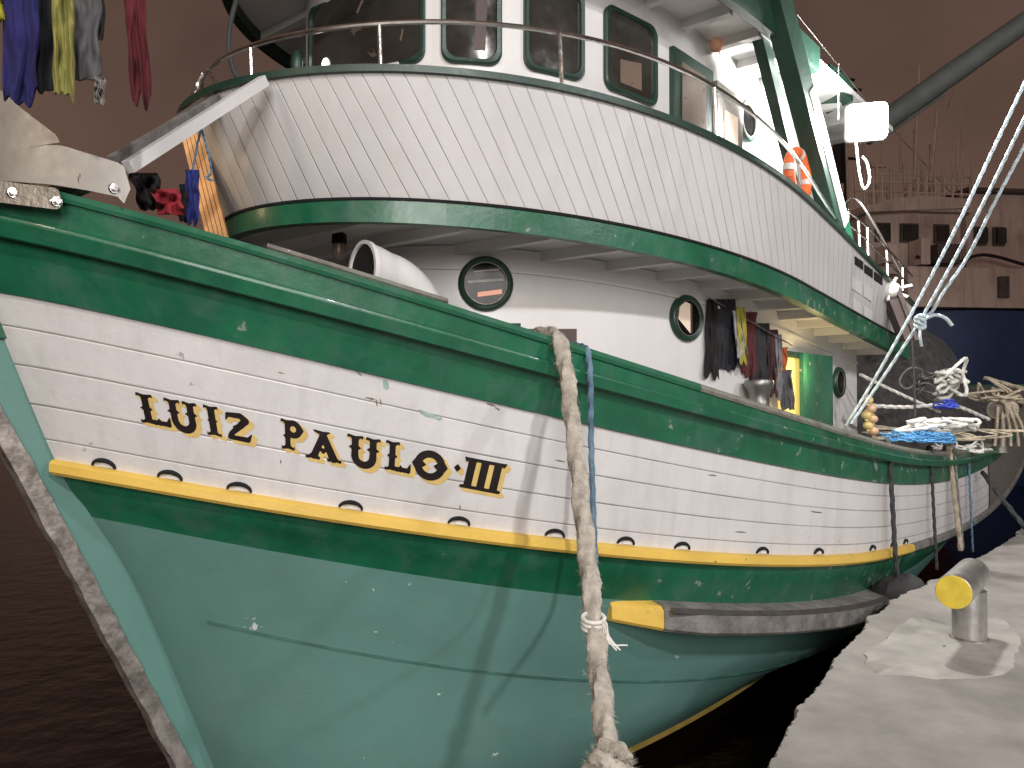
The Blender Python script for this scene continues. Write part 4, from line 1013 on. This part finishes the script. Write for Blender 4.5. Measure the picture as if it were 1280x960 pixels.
# bits on the bow: red-black bundle, blue rag on a string
cloth('red_jacket', 190, 222, 236, 268, 4.05, cloth_mat('red_cloth', (.55, .03, .05)), 'crumpled red jacket lying on the bow beside the aluminium fitting', 3, seed=31, lean=8, depth=.06)
cloth('black_jacket', 163, 196, 216, 262, 4.1, cloth_mat('black_cloth_2', (.02, .018, .02)), 'crumpled black jacket draped behind the aluminium bow fitting', 4, seed=32, lean=10, depth=.07)
cloth('blue_rag', 232, 248, 212, 278, 4.3, cloth_mat('blue_cloth', (.03, .05, .32)), 'blue rag hanging on a string in front of varnished boards', 2, seed=33)
cloth('dark_rag', 224, 240, 230, 276, 4.32, cloth_mat('black_cloth_3', (.02, .014, .02)), 'dark rag tied to the left of the blue rag', 2, seed=34)
rope('rag_string', [at(243, 146, 4.45), at(251, 158, 4.35), at(247, 180, 4.3), at(241, 213, 4.3)], .006, M['bluerope'], 'thin string tied on the pale strut carrying the blue rag', 'string', seg=6)
rope('loose_string', [at(246, 146, 4.4), at(253, 165, 4.35), at(260, 190, 4.3), at(264, 215, 4.3), at(258, 222, 4.3), at(268, 226, 4.3)], .006, M['bluerope'], 'loose grey string dangling in front of the white bulwark', 'string', seg=6)
# lifebuoy
lb = empty('life_buoy', at(1000, 222, 7.35) - Z * .3, 'orange life buoy hung on the upper deck rail behind the green leg', 'life buoy')
lc = at(997, 220, 7.35); g = G(); g2_ = G()
for k in range(24):
    a0, a1 = 2 * math.pi * k / 24, 2 * math.pi * (k + 1) / 24
    gg = g if k % 6 else G()
    gg.tube([lc + U * math.cos(a) * .21 + Z * math.sin(a) * .21 for a in (a0, (a0 + a1) / 2, a1)], .055 if k % 6 else .058, 12)
    if k % 6 == 0: gg.make('white_band', M['white2'], lb)
g.make('ring', M['orange'], lb)

# ------------------------------------------------------------------ quay, water
edge = [(-14, -13), (-6, -5.6), (-1.6, -.6), (0, 1.75), (1.07, 3.48), (1.56, 4.30), (2.24, 5.33), (2.68, 5.95), (3.13, 6.53), (3.75, 7.15), (4.37, 7.8), (5.5, 9.0), (6.6, 10.3), (10, 14.6), (20, 27), (60, 76)]
EP = bez([Vector((a, b, 0)) for a, b in edge], 1400)
M['conc'] = mat('quay_concrete', (.255, .24, .22), .75, var=.3, vs=1.7, bump=.35, bs=160, dirt=1, dcol=(.115, .106, .092), ds=.95, chips=.32, cs=55, ccol=(.2, .18, .16))
M['patch'] = mat('pale_cement_render', (.315, .30, .275), .7, var=.25, vs=3, bump=.15, bs=90, dirt=.55, dcol=(.22, .21, .19), ds=4, chips=.3, cs=25, ccol=(.24, .225, .2))
ENV = []
for i, p in enumerate(EP):
    t_ = (EP[min(i + 1, len(EP) - 1)] - EP[max(0, i - 1)]).normalized(); n_ = Vector((t_.y, -t_.x, 0)); ENV.append((p, n_))
rows = []
for p, n_ in ENV:
    j = -.012 * max(0, noise.noise(p * 4.3 + Vector((9, 0, 0))) - .1) * 5 + .03 * noise.noise(p * 1.6) + .015 * noise.noise(p * 9) + .014 * noise.noise(p * 27)
    q = p + n_ * j; row = [q - n_ * .05 - Z * 2.6, q - n_ * .04 - Z * 1.0 + n_ * .03 * noise.noise(p * 3), q - n_ * .0 - Z * .10 + n_ * .02 * noise.noise(p * 6), q + n_ * .002 - Z * .022, q + n_ * .012 - Z * .003, q + n_ * .03]
    for d in (.1, .25, .5, .8, 1.2, 1.7, 2.4, 3.5, 6, 15, 60):
        r_ = q + n_ * d; row.append(Vector((r_.x, r_.y, 0.0)))
    rows.append(row)
g = G(); g.grid(rows); o = g.make('quay', M['conc'], auto=28); o['kind'] = 'structure'
# pale render patch round the bollard (a thin real screed)
pp = [(1078, 830), (1090, 808), (1118, 786), (1142, 770), (1175, 778), (1205, 782), (1245, 772), (1272, 790), (1276, 815), (1262, 838), (1238, 846), (1185, 848), (1130, 843), (1098, 842)]
def onground(x, y, z=.0): d = ray(x, y); return CAM + d * ((z - CAM.z) / d.z)
P = [onground(x, y, .006) for x, y in pp]; Pc = sum(P, Vector()) / len(P)
ring = bez(P + [P[0]], 160)[:-1]; ring = [p + (p - Pc).normalized() * (.05 * noise.noise(p * 4) + .02 * noise.noise(p * 13)) for p in ring]
g = G(); g.grid([[Vector((q.x, q.y, .020 if k < 1 else -.01)) for q in [Pc + (p - Pc) * k for p in ring]] for k in (1.0, .985, .6, .02)], close=True)
for i in range(len(ring)): g.v[i].z = -.01
for v in g.v[len(ring):]: v.z = .007 + .003 * noise.noise(v * 3)
o = g.make('cement_patch', M['patch'], auto=60); o['kind'] = 'structure'
# water
me_rows = []
g = G()
xs_ = [-300, -120, -50, -25, -14, -8, -4, 0, 4, 8, 14, 25, 50, 120, 300]
g.grid([[Vector((x, y, WATER)) for x in xs_] for y in (-60, -20, -5, 0, 5, 10, 20, 50, 120, 300, 700)])
mw = mat('harbour_water', (.006, .0035, .003), .18, var=.3, vs=.5, bump=.0, spec=.33)
nw = mw.node_tree.nodes; lw = mw.node_tree.links
tcw = nw.new('ShaderNodeTexCoord'); n1 = nw.new('ShaderNodeTexNoise'); n1.inputs['Scale'].default_value = 2.6; n1.inputs['Detail'].default_value = 6
bw = nw.new('ShaderNodeBump'); bw.inputs['Strength'].default_value = .5; bw.inputs['Distance'].default_value = .09
lw.new(tcw.outputs['Object'], n1.inputs['Vector']); lw.new(n1.outputs['Fac'], bw.inputs['Height']); lw.new(bw.outputs['Normal'], nw['Principled BSDF'].inputs['Normal'])
o = g.make('water', mw, origin=(0, 0, WATER)); o['kind'] = 'structure'

# bollard
b0 = onground(1212, 799); bo = empty('quay_bollard', b0, 'T shaped steel pipe bollard with yellow painted end on the quay', 'bollard')
g = G(); lathe(g, b0, [(-.02, .105), (.33, .105)], 32); g.make('post', M['brushed'], bo)
ax = Vector((.62, .78, 0)).normalized(); e0 = at(1192, 739, 5.02); e0.z = .40; e1 = e0 + ax * .70; sd = ax.cross(Z)
g = G(); g.ring([disc(e0 + ax * h, sd, Z, r_, 40) for h, r_ in ((0, .10), (.006, .106), (.69, .106), (.70, .10))]); cr = g.make('crossbar', M['brushed'], bo)
g = G(); g.ring([disc(e0 - ax * h, sd, Z, r_, 40) for h, r_ in ((-.002, .103), (.004, .103), (.007, .1))]); g.make('yellow_end_cap', mat('yellow_end_paint', (.62, .47, .05), .5, var=.12, vs=14, bump=.1), bo)
# weld collar
g = G(); lathe(g, b0, [(.0, .125), (.012, .12), (.02, .106)], 32); g.make('base_weld', M['galv'], bo)

# ------------------------------------------------------------------ ship behind
sh0 = Vector((15, 30, WATER)); sp = empty('trawler', sh0, 'larger trawler with blue hull and cream superstructure moored beyond the stern', 'trawler')
def wq(x, y, Y): return at(x, y, Y)
SX = Vector((1, .12, 0)).normalized(); SYv = Vector((-.12, 1, 0)).normalized(); so = at(1165, 480, 24)
def SP(a, d, z): return Vector((so.x, so.y, 0)) + SX * a + SYv * d + Z * z
def sbox(name, a0, a1, d0, d1, z0, z1_, m, parent=sp):
    g = G(); g.box(SP((a0 + a1) / 2, (d0 + d1) / 2, (z0 + z1_) / 2), SX * (a1 - a0) / 2, SYv * (d1 - d0) / 2, Z * (z1_ - z0) / 2); return g.make(name, m, parent, smooth=False)
# hull with flare and sheer
rows = []
for i in range(25):
    a = -3.2 + 22 * i / 24; sw = min(1, (i + .5) / 6) ** .6; zt_ = 4.3 + .9 * ((i - 8) / 16) ** 2
    rows.append([SP(a + 0, 3.0 - 3.0 * sw * k, z) for k, z in ((.6, WATER - .5), (.85, .8), (1, 2.2), (1.02, zt_))] + [SP(a, 3.0 + 3.0 * sw * k, z) for k, z in ((1.02, zt_), (1, 2.2), (.6, WATER - .5))])
g = G(); g.ring(rows); g.make('hull', M['shipblue'], sp)
zz = lambda y, Y=24: 1.6 + (500 - y) / 1000 * Y
sx = lambda x, Y=24: (x - 1165) / 1000 * Y
g = G()
sbox('bulwark_band', sx(1130), sx(1290) + 14, -.15, 6.1, zz(384), zz(334), M['shipwhite'])
g = G(); g.prism([SP(sx(1080), .0, zz(262)), SP(sx(1100), .0, zz(252)), SP(sx(1150), .0, zz(243)), SP(sx(1222), .0, zz(246)), SP(sx(1222), .0, zz(257)), SP(sx(1082), .0, zz(266))], SYv * 5); g.make('roof_visor', M['shipwhite'], sp, smooth=False)
hs = sbox('deckhouse', sx(1088), sx(1218), .4, 5.5, zz(340), zz(262), M['shipwhite'])
sbox('deckhouse_roof', sx(1082), sx(1226), .1, 5.8, zz(262), zz(256), M['shipwhite'])
sbox('bridge', sx(1232), sx(1300) + 3, .6, 5.5, zz(340), zz(232), M['shipwhite'])
sbox('bridge_roof', sx(1226), sx(1300) + 3.2, .3, 5.8, zz(232), zz(227), M['shipdark'])
for x0, x1 in ((1100, 1120), (1134, 1158), (1180, 1200), (1240, 1256), (1266, 1282)):
    wb_ = sbox('window', sx(x0), sx(x1), .3 if x0 < 1220 else .5, .44, zz(300), zz(276), M['shipdark']); sbox('pane', sx(x0) + .05, sx(x1) - .05, .26 if x0 < 1220 else .46, .32, zz(300) + .05, zz(276) - .05, M['glass'], wb_)
for x0, x1, y0, y1 in ((1144, 1156, 332, 300), (1166, 1196, 330, 306), (1250, 1262, 372, 345), (1100, 1112, 330, 308)):
    sbox('locker', sx(x0), sx(x1), -.3, .3, zz(y0), zz(y1), M['shipwhite'] if x0 < 1160 else M['shipdark'])
g = G()
for y in (216, 226, 238): g.tube([SP(sx(1070), .2, zz(y)), SP(sx(1226), .2, zz(y))], .035, 5)
for x in range(1070, 1230, 12): g.tube([SP(sx(x), .2, zz(216)), SP(sx(x), .2, zz(258))], .03, 5)
g.make('railing', M['shipwhite'], sp)
# masts
g = G(); m0 = SP(sx(1115), 3, zz(260)); m1 = SP(sx(1113), 3, zz(34)); g.tube([m0, m1], [.22, .12], 10)
for y in range(40, 240, 16):
    g.tube([SP(sx(1106), 3, zz(y)), SP(sx(1124), 3.1, zz(y + 10))], .035, 5)
g.tube([SP(sx(1106), 3, zz(250)), SP(sx(1108), 3, zz(60))], .05, 6); g.tube([SP(sx(1126), 3, zz(250)), SP(sx(1122), 3, zz(60))], .05, 6)
for y, a, b in ((48, 1100, 1138), (62, 1104, 1148), (120, 1090, 1150), (160, 1096, 1140)): g.tube([SP(sx(a), 3, zz(y)), SP(sx(b), 3, zz(y))], .05, 6)
g.make('lattice_mast', M['mastdark'], sp)
g = G(); rnd = random.Random(4)
for x, y0, y1, r_ in ((1147, 255, 178, .06), (1136, 250, 196, .05), (1161, 240, 200, .05), (1168, 260, 184, .05), (1188, 255, 178, .05), (1211, 250, 178, .05), (1220, 250, 150, .035), (1240, 230, 185, .05), (1255, 228, 150, .035), (1272, 228, 100, .03), (1095, 255, 208, .05), (1230, 226, 196, .05), (1104, 256, 150, .04), (1128, 256, 120, .05), (1154, 252, 96, .035), (1178, 255, 70, .035), (1198, 250, 130, .04), (1262, 228, 140, .04), (1284, 228, 170, .05)):
    g = G(); g.tube([SP(sx(x), 2, zz(y0)), SP(sx(x) + rnd.uniform(-.1, .1), 2, zz(y1))], r_, 6); g.make('antenna', M['shipwhite'], sp)
g = G()
for x, y in ((1147, 182),): g.bar(SP(sx(x - 11), 2, zz(y)), SP(sx(x + 11), 2, zz(y)), .12, .1)
g.tube([SP(sx(1136), 2, zz(225)), SP(sx(1147), 2, zz(195)), SP(sx(1160), 2, zz(225))], .04, 5)
g.make('radar_scanner', M['shipwhite'], sp)
g = G(); g.tube([SP(sx(1180), 1, zz(60)), SP(sx(1166), 1, zz(330))], .05, 6); g.tube([SP(sx(1205), 1, zz(120)), SP(sx(1181), 1, zz(330))], .05, 6)
g.tube([SP(sx(1240), 1, zz(60)), SP(sx(1160), 1, zz(280))], .02, 5); g.tube([m1, SP(sx(1290), 3, zz(210))], .02, 5)
g.make('rigging', M['shipwhite'], sp)
for k, (x, y) in enumerate([(1242, 245), (1250, 300), (1262, 262)]):
    pass
# a second dark hull far behind
g = G()
g.tube(bez([SP(sx(1140), -.2, zz(322)), SP(sx(1180), -.25, zz(332)), SP(sx(1230), -.2, zz(318)), SP(sx(1290), -.2, zz(330))], 20), .05, 6)
g.make('hanging_hose', M['mastdark'], sp)
s2 = empty('moored_vessel', Vector((34, 44, WATER)), 'dim dark vessel in the far background right of the trawler', 'vessel')
g = G(); g.ring([[Vector((29 + 2.2 * i, 44 + (0 if k in (0, 1, 2) else 7), z + (.4 * (abs(i - 4) / 4) ** 2 if k in (2, 3) else 0))) for k, z in ((0, WATER - .4), (1, 2), (2, 4.6), (3, 4.6), (4, 2), (5, WATER - .4))] for i in range(9)]); g.make('hull', M['shipdark'], s2)
g = G(); g.box((36, 46, 6.2), (4, 0, 0), (0, 2, 0), (0, 0, 1.8)); g.box((35, 46, 8.6), (2, 0, 0), (0, 1.6, 0), (0, 0, .7)); g.make('superstructure', M['shipwhite'], s2, smooth=False)
